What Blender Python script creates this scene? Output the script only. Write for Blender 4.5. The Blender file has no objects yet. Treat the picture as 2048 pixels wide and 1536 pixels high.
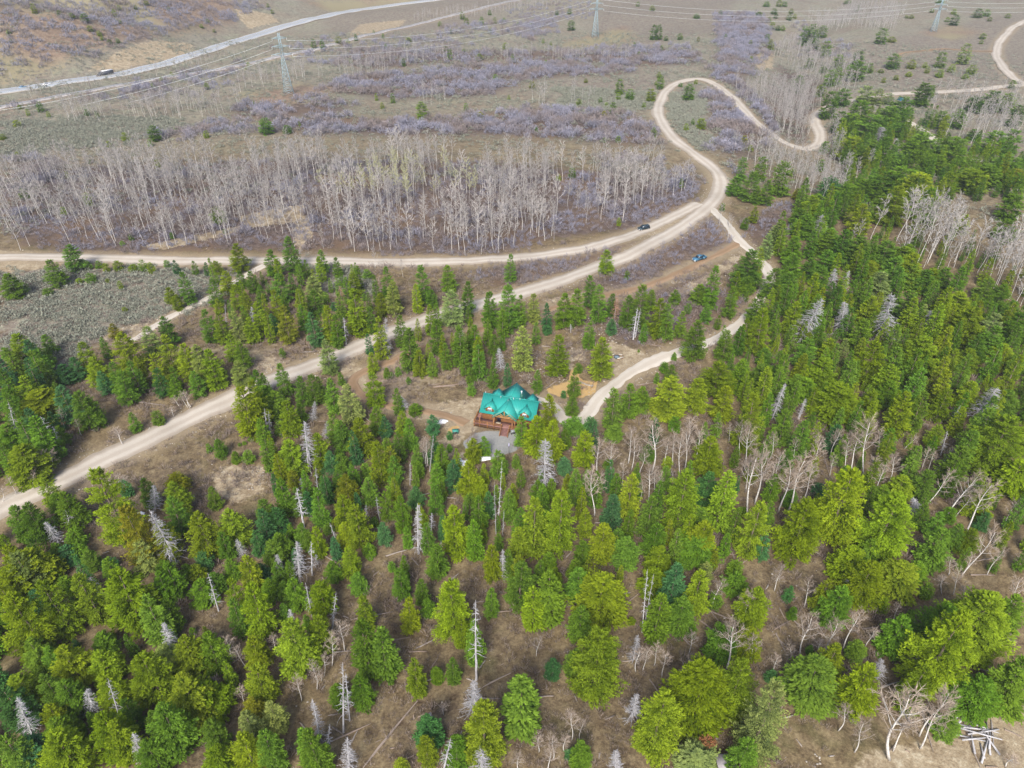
import bpy, math, random
import numpy as np
from mathutils import Vector, Matrix, Euler
R = math.radians
rng = np.random.default_rng(11)
random.seed(5)
sc = bpy.context.scene
col = sc.collection
# ------------------------------------------------------------------ camera
FP = 1420.0; PITCH = R(36); CAMH = 118.0
CS, SN = math.cos(PITCH), math.sin(PITCH)
VPY = 768 + FP / math.tan(PITCH)
cd = bpy.data.cameras.new('camera'); cam = bpy.data.objects.new('camera', cd); col.objects.link(cam)
cd.sensor_width = 36; cd.lens = 36 * FP / 2048; cd.clip_start = 1; cd.clip_end = 20000
cam.location = (0, 0, CAMH); cam.rotation_euler = (R(90) - PITCH, 0, 0)
sc.camera = cam

def rays(px, py):
    px = np.atleast_1d(np.asarray(px, float)); py = np.atleast_1d(np.asarray(py, float))
    a = px - 1024; b = -(py - 768)
    d = np.stack([a, FP * CS + b * SN, -FP * SN + b * CS], 1)
    return d / np.linalg.norm(d, axis=1)[:, None]
def project(P):
    P = np.atleast_2d(np.asarray(P, float))
    v = P - np.array([0, 0, CAMH])
    fw = v[:, 1] * CS - v[:, 2] * SN; up = v[:, 1] * SN + v[:, 2] * CS
    fw = np.where(fw < 1, 1, fw)
    return 1024 + FP * v[:, 0] / fw, 768 - FP * up / fw
def seg_dist(P, line, closed=False, sign=False):
    """distance from points P (n,2) to a polyline; also the signed side and the arc parameter"""
    L = np.asarray(line, float)[:, :2]
    if closed: L = np.vstack([L, L[:1]])
    best = np.full(len(P), 1e9); side = np.ones(len(P))
    for i in range(len(L) - 1):
        a, b = L[i], L[i + 1]; ab = b - a; l2 = ab @ ab + 1e-9
        t = np.clip(((P - a) @ ab) / l2, 0, 1)
        q = P - (a + t[:, None] * ab)
        d = np.hypot(q[:, 0], q[:, 1])
        m = d < best
        best = np.where(m, d, best)
        if sign: side = np.where(m, np.sign(ab[0] * q[:, 1] - ab[1] * q[:, 0]), side)
    return (best, side) if sign else best
def inside(P, poly):
    poly = np.asarray(poly, float); x, y = P[:, 0], P[:, 1]
    r = np.zeros(len(P), bool); n = len(poly)
    for i in range(n):
        x1, y1 = poly[i][:2]; x2, y2 = poly[(i + 1) % n][:2]
        c = ((y1 > y) != (y2 > y)) & (x < (x2 - x1) * (y - y1) / (y2 - y1 + 1e-12) + x1)
        r ^= c
    return r
def poly_sdf(P, poly):
    d = seg_dist(P, poly, closed=True)
    return np.where(inside(P, poly), -d, d)
def bumps(x, y, lam, seed, n=5):
    r = np.random.default_rng(seed); o = np.zeros_like(x)
    for i in range(n):
        a = r.uniform(0, 6.283); k = 6.283 / (lam * r.uniform(.7, 1.5)); p = r.uniform(0, 6.283)
        o = o + np.sin((x * math.cos(a) + y * math.sin(a)) * k + p)
    return o / n
def smooth(t): t = np.clip(t, 0, 1); return t * t * (3 - 2 * t)
HIGH = GULLY = None
CABIN_C = None
def ter(x, y):
    x = np.asarray(x, float); y = np.asarray(y, float)
    s = np.maximum(0, y - 240)
    z = -0.022 * s * s / (s + 60)
    far = smooth((y - 150) / 250)
    z = z + bumps(x, y, 130, 1) * (1.0 + 2.0 * far) + bumps(x, y, 42, 2) * .55 + bumps(x, y, 14, 3) * .16
    z = z - 4 * smooth((np.hypot(x * .4, y) - 3000) / 4000)
    if CABIN_C is not None:
        w = smooth(1 - (np.hypot(x - CABIN_C[0], y - CABIN_C[1]) - 11) / 16)
        z = z * (1 - w) + CABIN_C[2] * w
    if GULLY is not None:
        P = np.stack([x.ravel(), y.ravel()], 1)
        d = seg_dist(P, GULLY).reshape(x.shape)
        z = z - 7.5 * np.exp(-(d / 26) ** 2)
    if HIGH is not None:
        P = np.stack([x.ravel(), y.ravel()], 1)
        d, sd = seg_dist(P, HIGH, sign=True); d = (d * sd).reshape(x.shape)
        u = np.maximum(0, d - 11)
        nz = 1 + .35 * bumps(x, y, 160, 7) + .18 * bumps(x, y, 55, 8)
        z = z + np.minimum(.40 * u * u / (u + 16) * nz, 200 + 30 * nz)
    return z
def unproj(px, py):
    D = rays(px, py); n = len(D); o = np.array([0, 0, CAMH])
    ts = np.geomspace(60, 3000, 200); prev = np.full(n, 60.0); hit = np.zeros(n); found = np.zeros(n, bool); lo = prev.copy()
    for t in ts:
        P = o + D * t
        below = (P[:, 2] < ter(P[:, 0], P[:, 1])) & ~found
        hit[below] = t; lo[below] = prev[below]; found |= below
        prev[:] = t
        if found.all(): break
    hit[~found] = 3000; lo[~found] = 2900
    for _ in range(14):
        m = (lo + hit) / 2; P = o + D * m[:, None]
        b = P[:, 2] < ter(P[:, 0], P[:, 1])
        hit = np.where(b, m, hit); lo = np.where(b, lo, m)
    P = o + D * hit[:, None]; P[:, 2] = ter(P[:, 0], P[:, 1])
    return P
def U(pts):
    a = np.asarray(pts, float); return unproj(a[:, 0], a[:, 1])
def one(px, py): return unproj([px], [py])[0]
def catmull(L, step):
    L = np.asarray(L, float); Q = np.vstack([2 * L[0] - L[1], L, 2 * L[-1] - L[-2]]); out = []
    for i in range(1, len(Q) - 2):
        p0, p1, p2, p3 = Q[i - 1], Q[i], Q[i + 1], Q[i + 2]
        n = max(2, int(np.linalg.norm(p2 - p1) / step))
        t = np.linspace(0, 1, n, endpoint=False)[:, None]
        out.append(.5 * (2 * p1 + (p2 - p0) * t + (2 * p0 - 5 * p1 + 4 * p2 - p3) * t ** 2 + (3 * p1 - p0 - 3 * p2 + p3) * t ** 3))
    out.append(L[-1:]); return np.vstack(out)

HWY_PX = [(-60, 191), (0, 184), (60, 176), (120, 166), (200, 155), (280, 140), (350, 122), (420, 100), (500, 75), (570, 53), (640, 36), (720, 20), (800, 9), (860, 2)]
GUL_PX = [(1700, -10), (1640, 40), (1585, 100), (1580, 160), (1610, 220), (1640, 290), (1660, 340)]
c0 = one(1015, 838); CABIN_C = (c0[0], c0[1] + 4, float(ter(c0[0], c0[1])))
_g = U(GUL_PX)[:, :2]
_h = U(HWY_PX)[:, :2]
GULLY = _g
_h = catmull(_h, 12)
e = _h[-1] - _h[-8]; e = e / np.linalg.norm(e); e0 = _h[0] - _h[8]; e0 = e0 / np.linalg.norm(e0)
HIGH = np.vstack([_h[0] + e0 * 900, _h[0] + e0 * 200, _h[::3], _h[-1] + e * 300, _h[-1] + e * 1500])
# ------------------------------------------------------------------ helpers for objects
def mesh_np(name, V, F, mats=(), smooth_=False, mi=None, attrs=None):
    """V (n,3); F list of arrays of quads/tris (each (m,k))"""
    me = bpy.data.meshes.new(name)
    if isinstance(F, np.ndarray): F = [F]
    F = [f for f in F if len(f)]
    loops = np.concatenate([f.ravel() for f in F]).astype(np.int32)
    tot = np.concatenate([np.full(len(f), f.shape[1]) for f in F]).astype(np.int32)
    st = np.concatenate([[0], np.cumsum(tot)[:-1]]).astype(np.int32)
    me.vertices.add(len(V)); me.vertices.foreach_set('co', np.ascontiguousarray(V, dtype=np.float32).ravel())
    me.loops.add(len(loops)); me.loops.foreach_set('vertex_index', loops)
    me.polygons.add(len(tot)); me.polygons.foreach_set('loop_start', st); me.polygons.foreach_set('loop_total', tot)
    for m in mats: me.materials.append(m)
    if mi is not None: me.polygons.foreach_set('material_index', np.asarray(mi, np.int32))
    if smooth_: me.polygons.foreach_set('use_smooth', np.ones(len(tot), bool))
    if attrs:
        for k, (dom, a) in attrs.items():
            at = me.attributes.new(k, 'FLOAT', dom); at.data.foreach_set('value', np.asarray(a, np.float32))
    me.update(calc_edges=True); me.validate()
    return me
def link(name, data, parent=None, loc=None):
    o = bpy.data.objects.new(name, data); col.objects.link(o)
    if parent is not None: o.parent = parent
    if loc is not None: o.location = loc
    return o
def tag(o, label=None, cat=None, group=None, kind=None):
    if label: o['label'] = label
    if cat: o['category'] = cat
    if group: o['group'] = group
    if kind: o['kind'] = kind
    return o
class MB:
    """collects shapes of one part"""
    def __init__(s): s.v = []; s.q = []; s.t = []; s.n = 0
    def add(s, V, Q=None, T=None):
        V = np.asarray(V, float).reshape(-1, 3)
        if Q is not None and len(Q): s.q.append(np.asarray(Q, int).reshape(-1, 4) + s.n)
        if T is not None and len(T): s.t.append(np.asarray(T, int).reshape(-1, 3) + s.n)
        s.v.append(V); s.n += len(V); return s
    def box(s, c, size, rz=0, M=None):
        x, y, z = [k / 2 for k in size]
        V = np.array([(a * x, b * y, e * z) for e in (-1, 1) for b in (-1, 1) for a in (-1, 1)])
        if rz: V = V @ np.array(Matrix.Rotation(-rz, 3, 'Z'))
        if M is not None: V = V @ np.array(M).T
        return s.add(V + np.array(c), [(0, 2, 3, 1), (4, 5, 7, 6), (0, 1, 5, 4), (2, 6, 7, 3), (0, 4, 6, 2), (1, 3, 7, 5)])
    def bar(s, a, b, w, h=None):
        a, b = np.array(a, float), np.array(b, float); h = h or w
        d = b - a; L = np.linalg.norm(d); d = d / L
        up = np.array([0, 0, 1.]) if abs(d[2]) < .95 else np.array([1., 0, 0])
        r = np.cross(d, up); r /= np.linalg.norm(r); u = np.cross(r, d)
        V = [p + r * w / 2 * i + u * h / 2 * j for p in (a, b) for j in (-1, 1) for i in (-1, 1)]
        return s.add(V, [(0, 1, 3, 2), (4, 6, 7, 5), (0, 4, 5, 1), (2, 3, 7, 6), (0, 2, 6, 4), (1, 5, 7, 3)])
    def tube(s, pts, rad, n=5, cap=True):
        pts = np.asarray(pts, float); k = len(pts); rad = np.broadcast_to(rad, k)
        T = np.gradient(pts, axis=0); T /= np.linalg.norm(T, axis=1)[:, None] + 1e-9
        up = np.array([0, 0, 1.]) if abs(T[0][2]) < .9 else np.array([1., 0, 0])
        ang = np.arange(n) * 2 * math.pi / n; V = []
        for i in range(k):
            r = np.cross(T[i], up); r /= np.linalg.norm(r) + 1e-9; u = np.cross(r, T[i])
            V.append(pts[i] + rad[i] * (np.cos(ang)[:, None] * r + np.sin(ang)[:, None] * u))
        V = np.vstack(V); Q = []
        for i in range(k - 1):
            for j in range(n):
                Q.append((i * n + j, i * n + (j + 1) % n, (i + 1) * n + (j + 1) % n, (i + 1) * n + j))
        T_ = []
        if cap:
            V = np.vstack([V, pts[:1], pts[-1:]]); a = k * n
            for j in range(n):
                T_.append((a, (j + 1) % n, j)); T_.append((a + 1, (k - 1) * n + j, (k - 1) * n + (j + 1) % n))
        return s.add(V, Q, T_)
    def prism(s, poly, a, b):
        """poly: list of (u,w) ; a,b: functions giving the two end points"""
        n = len(poly); V = [a(*p) for p in poly] + [b(*p) for p in poly]
        Q = [(i, (i + 1) % n, n + (i + 1) % n, n + i) for i in range(n)]
        V = np.array(V, float); c0 = len(V); V = np.vstack([V, V[:n].mean(0), V[n:].mean(0)])
        T = [(c0, (i + 1) % n, i) for i in range(n)] + [(c0 + 1, n + i, n + (i + 1) % n) for i in range(n)]
        return s.add(V, Q, T)
    def data(s, name, mat, smooth_=False):
        F = []
        if s.q: F.append(np.vstack(s.q))
        if s.t: F.append(np.vstack(s.t))
        return mesh_np(name, np.vstack(s.v), F, [mat], smooth_)
    def build(s, name, mat, parent=None, loc=None, smooth_=False):
        return link(name, s.data(name, mat, smooth_), parent, loc)
def merge(protoV, protoF, xf):
    """protoV (n,3), protoF (m,k); xf: list of 4x4-like (loc, rz, sxy, sz) arrays -> big arrays"""
    loc, rz, sx, sz = xf; k = len(loc)
    c, s_ = np.cos(rz)[:, None], np.sin(rz)[:, None]
    X = protoV[None, :, 0] * sx[:, None]; Y = protoV[None, :, 1] * sx[:, None]; Z = protoV[None, :, 2] * sz[:, None]
    V = np.stack([X * c - Y * s_ + loc[:, 0:1], X * s_ + Y * c + loc[:, 1:2], Z + loc[:, 2:3]], 2).reshape(-1, 3)
    F = (protoF[None] + (np.arange(k) * len(protoV))[:, None, None]).reshape(-1, protoF.shape[1])
    return V, F
# ------------------------------------------------------------------ materials
def newmat(name):
    m = bpy.data.materials.new(name); m.use_nodes = True
    nt = m.node_tree; b = nt.nodes['Principled BSDF']; b.inputs['Roughness'].default_value = .85
    b.inputs['Specular IOR Level'].default_value = .25
    return m, nt, b
def N(nt, t, **kw):
    n = nt.nodes.new(t)
    for k, v in kw.items():
        if k in n.inputs: n.inputs[k].default_value = v
        else: setattr(n, k, v)
    return n
def ramp(nt, fac, stops):
    r = nt.nodes.new('ShaderNodeValToRGB'); el = r.color_ramp.elements
    while len(el) < len(stops): el.new(.5)
    for e_, (p, c) in zip(el, stops): e_.position = p; e_.color = (*c, 1)
    nt.links.new(fac, r.inputs[0]); return r.outputs[0]
def noise(nt, scale, detail=4, rough=.6, vec=None, w=None):
    n = N(nt, 'ShaderNodeTexNoise'); n.inputs['Scale'].default_value = scale; n.inputs['Detail'].default_value = detail; n.inputs['Roughness'].default_value = rough
    if vec is not None: nt.links.new(vec, n.inputs['Vector'])
    return n.outputs['Fac']
def mix(nt, fac, a, b, mode='MIX'):
    m = nt.nodes.new('ShaderNodeMix'); m.data_type = 'RGBA'; m.blend_type = mode
    for i, v in ((0, fac), (6, a), (7, b)):
        if hasattr(v, 'is_linked'): nt.links.new(v, m.inputs[i])
        else: m.inputs[i].default_value = v if i == 0 else (*v, 1)
    return m.outputs[2]
def mth(nt, op, a, b=0.0, c=0.0, clamp=False):
    m = nt.nodes.new('ShaderNodeMath'); m.operation = op; m.use_clamp = clamp
    for i, v in enumerate((a, b, c)):
        if hasattr(v, 'is_linked'): nt.links.new(v, m.inputs[i])
        else: m.inputs[i].default_value = v
    return m.outputs[0]
def geo(nt): return nt.nodes.new('ShaderNodeNewGeometry').outputs['Position']
def attr(nt, name): 
    n = nt.nodes.new('ShaderNodeAttribute'); n.attribute_name = name; return n.outputs['Fac']
def objc(nt): return nt.nodes.new('ShaderNodeTexCoord').outputs['Object']
def plain(name, c, rough=.7, metal=0, var=.12, scale=3, spec=.3):
    m, nt, b = newmat(name)
    f = noise(nt, scale, 5, .6, objc(nt))
    d = tuple(k * (1 - var * 2) for k in c); l = tuple(min(1, k * (1 + var)) for k in c)
    nt.links.new(ramp(nt, f, [(.3, d), (.7, l)]), b.inputs['Base Color'])
    b.inputs['Roughness'].default_value = rough; b.inputs['Metallic'].default_value = metal
    b.inputs['Specular IOR Level'].default_value = spec
    return m
# ------------------------------------------------------------------ where things stand: tip x, tip y, foot y, crown width, tint
# tints: y yellow-green, g mid green, b blue-green, o olive-brown, p pale, k dark green, r rust
TILES = [
 ((0, 1152, 4), """70,150,660,330,y;330,50,520,260,y;620,-10,400,210,y;930,-30,450,340,y;1150,170,570,170,g;1250,-30,260,150,g;1310,190,460,140,g;1330,-100,200,150,g;230,520,780,190,g;370,570,800,140,g;490,570,900,260,y;780,460,660,160,g;780,590,880,220,y;830,780,1100,230,y;1130,640,1060,320,y;1290,580,800,240,p;1480,480,820,240,y;1640,470,800,220,g;1440,780,1000,180,y;1470,850,1230,330,y;1620,890,1180,330,y;20,900,1240,220,b;110,810,1060,230,y;350,800,1090,170,g;500,840,1130,200,g;380,1040,1260,170,y;430,1140,1400,230,g;440,1280,1640,330,y;200,1310,1560,260,b;30,1270,1620,200,g;150,1440,1650,180,g;800,1110,1480,250,y;900,1170,1500,220,y;990,990,1230,140,g;1270,1050,1460,290,k;1190,1080,1300,130,g;1170,1340,1600,240,g;1660,1160,1400,180,g;1700,1390,1660,240,y;1960,1090,1400,180,p;1930,1270,1600,240,y;1830,20,330,150,y;1850,200,500,150,g;1990,80,520,240,y;2010,490,760,190,y;2020,710,1020,220,y;2000,990,1180,180,o;60,-60,240,300,y;260,120,350,150,b;510,20,130,110,g;1590,40,260,200,g;1700,-20,150,150,g;880,450,510,50,y;590,520,585,45,b;1530,420,480,50,g"""),
 ((512, 1152, 4), """90,30,220,140,g;290,30,300,190,g;210,50,200,130,g;200,220,370,90,g;500,50,340,220,y;400,310,450,80,g;470,320,640,200,y;280,360,820,300,y;110,1020,1280,170,p;50,1240,1600,200,g;360,1220,1500,110,g;410,1230,1640,220,g;640,870,1060,150,g;820,810,1080,180,g;840,370,840,190,k;980,420,850,180,g;1260,680,980,160,y;1440,730,860,90,g;1570,660,880,120,g;1210,180,480,150,y;1150,-60,210,150,g;1310,30,260,120,g;1370,200,340,110,g;1550,40,560,320,y;1640,320,580,150,y;1740,350,720,130,g;1880,100,340,100,g;1370,1110,1400,220,b;1350,1280,1540,160,y;1150,1480,1600,100,y;1590,1290,1560,190,g;1800,1000,1560,330,y;800,-20,160,150,g"""),
 ((1024, 1152, 4), """60,-100,270,260,g;180,90,430,160,y;320,-40,400,200,g;540,-60,240,220,g;720,0,420,440,y;560,250,540,200,g;700,420,1020,440,y;520,600,820,180,g;330,660,840,130,b;80,820,1290,240,g;560,1330,1560,160,g;470,1400,1480,80,b;1230,920,1480,360,y;1560,720,1280,520,y;1860,690,1180,330,y;1570,1310,1460,140,r;1500,1410,1640,340,p;1520,-40,330,200,y;1380,170,480,230,g;1200,150,540,180,g;1150,-50,200,260,y;1330,-100,260,160,b;1440,400,490,90,g;1640,140,270,110,g;1960,100,420,250,y;1920,420,700,220,y;1800,0,160,180,g;960,340,390,60,y;1720,400,700,240,g;1900,1300,1640,220,g"""),
 ((1536, 1152, 4), """190,80,220,80,b;215,250,350,60,g;490,30,310,150,y;600,90,430,240,g;830,-100,280,300,y;930,180,310,100,y;1100,-100,200,320,y;1300,70,190,90,g;1160,280,350,60,g;1090,330,660,220,g;740,530,690,140,g;345,560,630,50,g;550,560,860,200,y;430,680,1080,380,g;830,700,1130,270,y;1270,740,1110,180,y;1480,1120,1310,170,g;1790,155,700,500,y;1560,280,950,400,y;1430,240,680,330,g;1260,540,740,200,g;2020,770,1100,280,g;1750,830,1140,300,g;2030,180,520,200,g;2040,640,980,150,g;40,770,860,90,b;80,850,1500,340,p"""),
 ((0, 768, 4), """40,40,320,170,g;180,-60,240,200,y;290,60,330,330,y;470,20,340,180,b;620,60,390,200,g;700,110,360,130,g;200,200,520,150,b;30,330,560,160,g;70,400,520,110,b;150,490,830,270,y;10,480,700,120,g;450,340,510,110,g;820,-100,90,150,g;1010,-60,180,180,g;1250,-100,110,130,g;1380,-50,130,110,g;1550,-80,130,200,g;1770,-50,110,150,y;1040,230,400,90,g;1110,240,420,110,g;1240,220,340,90,g;1930,20,440,230,y;2000,-20,400,200,y;1740,440,600,110,g;1660,480,550,45,g;1870,540,640,60,g;1975,540,640,90,g;2000,430,460,40,g;1950,460,490,30,g;1915,480,500,25,g;340,760,1000,130,y;430,880,1120,160,g;500,870,1180,180,g;110,970,1270,180,g;200,970,1300,200,k;760,690,1320,330,y;980,780,910,90,b;1140,755,1000,130,k;1400,735,880,170,o;1370,790,1060,190,y;1350,910,1260,170,g;1000,960,1480,270,o;1270,1110,1430,210,y;1680,830,1020,110,g;1580,1040,1420,260,y;1830,1020,1340,250,y;1770,1190,1420,130,g;1100,1250,1520,180,p;1290,1420,1640,180,g;420,1280,1450,120,g;510,1290,1460,140,b;600,1290,1430,120,g;690,1340,1510,140,g;570,1170,1310,130,g;230,1320,1640,250,y;120,1350,1700,200,p;40,1300,1640,170,y;860,1410,1500,110,b;1610,1360,1500,120,b;1470,1450,1600,110,g;1550,1460,1600,120,y;1830,1400,1580,130,g;1960,1380,1700,170,y;2030,1170,1400,120,b;1520,1030,1120,80,y;380,1470,1600,110,g"""),
 ((512, 768, 4), """40,20,250,200,g;130,60,300,200,g;240,140,440,170,y;230,-60,120,160,g;340,160,320,110,g;340,-60,200,120,k;430,-70,190,150,g;490,-60,150,100,g;590,-40,250,140,g;730,10,350,200,p;610,230,500,140,g;670,300,560,160,k;30,280,520,130,g;180,300,420,90,g;820,270,600,200,y;930,-60,190,150,y;950,180,440,160,g;1020,260,450,110,b;1120,40,260,100,g;1160,220,420,120,y;1270,170,260,110,g;1410,250,420,120,b;1585,190,320,50,g;1545,380,450,50,b;1545,480,550,45,g;1720,10,100,80,g;1730,440,640,150,y;1830,420,590,110,g;1930,540,780,140,g;1980,560,740,90,g;260,450,760,220,y;160,560,800,110,y;280,690,860,110,o;480,390,680,170,y;590,540,720,130,b;670,560,720,150,g;760,650,840,120,g;640,690,860,110,g;710,740,980,190,o;660,520,600,80,g;560,760,880,80,b;530,750,860,90,g;960,460,820,180,y;1070,500,780,140,o;1090,580,820,140,g;870,640,760,90,g;890,750,1000,150,g;1040,440,540,80,g;1130,390,640,130,g;1220,280,540,110,g;1280,500,700,110,g;1300,620,760,90,g;1090,790,920,110,g;1020,860,1110,120,g;1150,900,1200,150,g;1270,830,1010,140,b;1430,800,1060,140,k;1480,490,760,160,g;1440,640,860,140,g;1570,610,880,140,b;1700,620,960,200,y;1790,740,960,140,y;1710,880,1000,110,g;1780,900,1200,150,g;1590,970,1400,230,y;1740,1090,1420,130,g;2020,850,1120,150,g;190,750,1060,120,g;200,870,1080,110,g;320,830,1080,130,g;400,860,1060,90,b;470,840,1160,120,g;680,890,1200,190,y;800,970,1340,220,y;710,1110,1330,160,y;900,1290,1400,100,g;1010,1110,1310,120,b;1200,1140,1320,70,g;1360,1110,1380,100,g;730,1320,1560,170,y;600,1420,1600,140,g;1440,1290,1560,180,g;1080,1430,1510,60,g;1180,1370,1430,35,g;1170,1400,1600,100,g;1890,1290,1600,160,y;1940,1200,1340,90,g;2010,1330,1560,130,g;940,1070,1150,70,g;570,1130,1210,80,g;50,930,1180,170,g;150,990,1230,170,b;30,1010,1300,150,b;110,1130,1300,130,g;180,1200,1420,180,g;110,1250,1500,170,g;350,1120,1320,130,g;270,1120,1280,90,g;410,1190,1360,120,g;470,1150,1400,130,y;20,1440,1600,130,b;160,1430,1600,120,g;250,1420,1600,90,g"""),
 ((1024, 768, 4), """80,250,520,130,g;300,90,420,170,y;200,260,600,220,y;330,300,640,200,y;480,90,330,130,g;490,-60,120,100,g;500,280,420,170,g;590,370,700,190,y;430,370,540,110,g;630,270,400,110,b;420,590,740,130,b;450,720,860,80,y;700,-20,200,120,g;830,40,420,180,g;960,0,300,170,g;1050,20,250,150,g;820,330,480,160,g;1280,-60,310,290,y;1310,270,390,100,g;1100,480,640,120,g;1500,-40,250,200,y;1720,20,320,200,y;1960,90,580,250,y;1600,430,760,260,y;1250,590,690,80,y;1240,660,880,120,g;1400,700,1220,320,y;1590,720,1010,220,b;1740,690,1200,200,y;960,720,1120,190,y;820,890,1170,130,b;1120,910,1260,190,g;1160,1120,1420,210,g;1520,1000,1200,180,g;1540,1100,1420,240,y;1500,1220,1480,330,g;1990,950,1420,280,y;60,990,1240,110,g;190,920,1400,200,y;400,840,1400,270,y;210,780,960,130,g;320,760,960,110,g;10,790,1000,100,y;50,1150,1400,170,y;600,1000,1240,130,y;740,1120,1460,250,y;850,1160,1360,140,g;930,1230,1500,220,g;570,1250,1460,150,g;1190,1310,1560,210,y;510,1400,1600,130,g;220,1410,1600,110,g;300,1350,1500,130,g;350,1470,1640,120,y;50,1370,1600,130,y;1330,1430,1600,110,g;1560,1430,1640,140,p;1800,1420,1560,120,g;1860,1000,1060,90,g;730,1060,1110,60,b;760,600,680,50,g;30,560,680,60,g;580,1450,1640,140,y"""),
 ((1536, 768, 4), """600,0,340,350,y;300,-40,170,250,g;840,60,280,170,y;160,210,520,170,g;310,290,620,130,g;370,230,360,70,g;170,540,720,120,g;60,730,960,130,g;200,850,1000,120,g;560,330,560,130,b;1130,60,440,180,y;1000,-20,220,180,g;1260,60,400,120,g;1450,40,330,150,y;1000,360,560,130,g;1190,500,700,110,g;1370,330,520,130,y;1790,200,600,220,g;1960,270,760,380,y;1640,-20,230,170,y;1950,60,280,200,g;1560,500,820,200,g;2040,620,920,260,y;1770,800,1100,180,y;1690,790,1000,130,g;700,680,1320,400,y;330,930,1440,360,y;1100,740,960,200,y;1060,880,1440,400,y;1290,690,950,190,g;940,820,1000,150,g;1270,960,1170,120,g;1380,1030,1230,130,g;1420,1170,1500,220,g;1550,1130,1340,140,g;1650,1170,1370,170,y;1760,1030,1180,100,b;1480,1000,1120,100,g;690,1310,1600,260,y;780,1320,1500,120,g;830,1250,1470,180,g;920,1440,1640,190,y;1090,1420,1600,170,y;1220,1430,1600,160,g;420,810,920,110,b;640,660,780,80,g;0,1190,1420,110,b;30,940,1150,110,g"""),
 ((0, 450, 4), """540,160,380,140,k;390,280,510,140,g;50,390,600,150,g;370,510,570,70,g;1910,40,300,110,g;1880,150,390,150,y;1450,380,650,110,k;1340,500,640,90,y;1400,560,690,90,y;890,790,920,90,o;960,870,1220,230,y;1170,810,1060,150,p;1310,730,980,130,k;650,940,1200,150,y;740,1060,1300,160,y;800,1170,1370,110,b;810,900,1080,80,g;120,870,1200,200,y;200,920,1210,130,b;290,1000,1250,150,k;350,1050,1160,120,g;350,880,1050,100,g;580,1060,1250,110,b;490,1120,1290,140,b;890,1100,1380,130,g;950,1170,1460,150,g;1030,1090,1380,130,g;1080,1050,1300,100,y;1220,1030,1300,130,y;1300,880,1220,170,y;1240,1150,1390,120,b;1370,1140,1330,90,g;1350,1260,1390,80,g;1470,950,1280,170,y;1570,950,1300,130,p;1660,1000,1330,180,y;1540,1170,1390,120,g;1830,880,1110,130,y;1910,940,1170,140,g;1750,1090,1390,140,g;1890,1090,1300,140,p;20,980,1100,70,g;690,290,360,50,g;775,290,350,45,g;835,310,380,50,y;930,290,370,70,y;1060,320,375,70,y;1130,280,375,60,g;1195,300,390,50,y;1325,285,345,50,g;1390,280,400,60,b;1540,290,410,60,g;1640,300,415,60,b;1715,290,410,110,y;710,390,470,75,g;625,430,470,45,y;950,450,520,40,y;990,660,700,40,y;855,430,465,30,y;1040,780,930,100,r"""),
 ((400, 450, 4), """560,200,430,140,g;700,90,390,110,k;780,280,450,80,g;835,280,430,60,g;960,200,400,100,g;1085,260,430,80,g;1235,300,410,40,g;1330,360,440,80,g;80,430,670,110,g;190,370,560,120,y;310,370,520,90,g;400,370,560,110,g;470,480,640,90,g;270,480,700,120,y;350,540,760,100,y;130,590,720,80,y;40,680,960,140,g;140,700,970,120,y;260,690,960,120,p;390,740,960,130,y;450,610,900,100,y;620,390,650,170,g;590,520,800,110,y;660,650,970,160,o;570,710,890,70,b;780,510,800,90,y;890,410,620,150,p;900,520,740,140,g;810,640,880,110,g;890,700,1000,130,b;940,720,960,70,g;1010,640,960,110,y;1070,720,1000,120,g;1000,920,1210,150,p;1070,620,690,60,b;1000,540,640,60,g;1220,380,600,130,y;1230,510,900,150,y;1310,550,610,40,g;1480,330,600,110,g;1530,450,750,130,p;1440,550,740,120,y;1770,320,640,110,g;1850,520,680,100,g;1980,320,560,140,g;1710,630,820,140,y;2010,520,840,190,p;1590,720,1000,100,g;1420,730,1080,110,y;1350,650,880,80,g;1340,870,1050,60,b;1370,1020,1200,100,y;1380,1180,1480,170,y;1660,820,1190,140,g;1730,720,1040,140,p;1850,640,1000,140,g;1890,750,1040,110,g;1740,1000,1230,120,y;1850,1020,1220,80,g;1960,950,1180,100,g;1490,1140,1230,50,g;1530,1180,1230,35,g;1580,1140,1215,50,g;1665,1220,1280,40,g;650,985,1065,45,g;790,1090,1115,35,g;640,1110,1390,130,g;1120,1180,1290,50,g;430,1160,1420,130,g;490,1190,1400,100,g"""),
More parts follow.
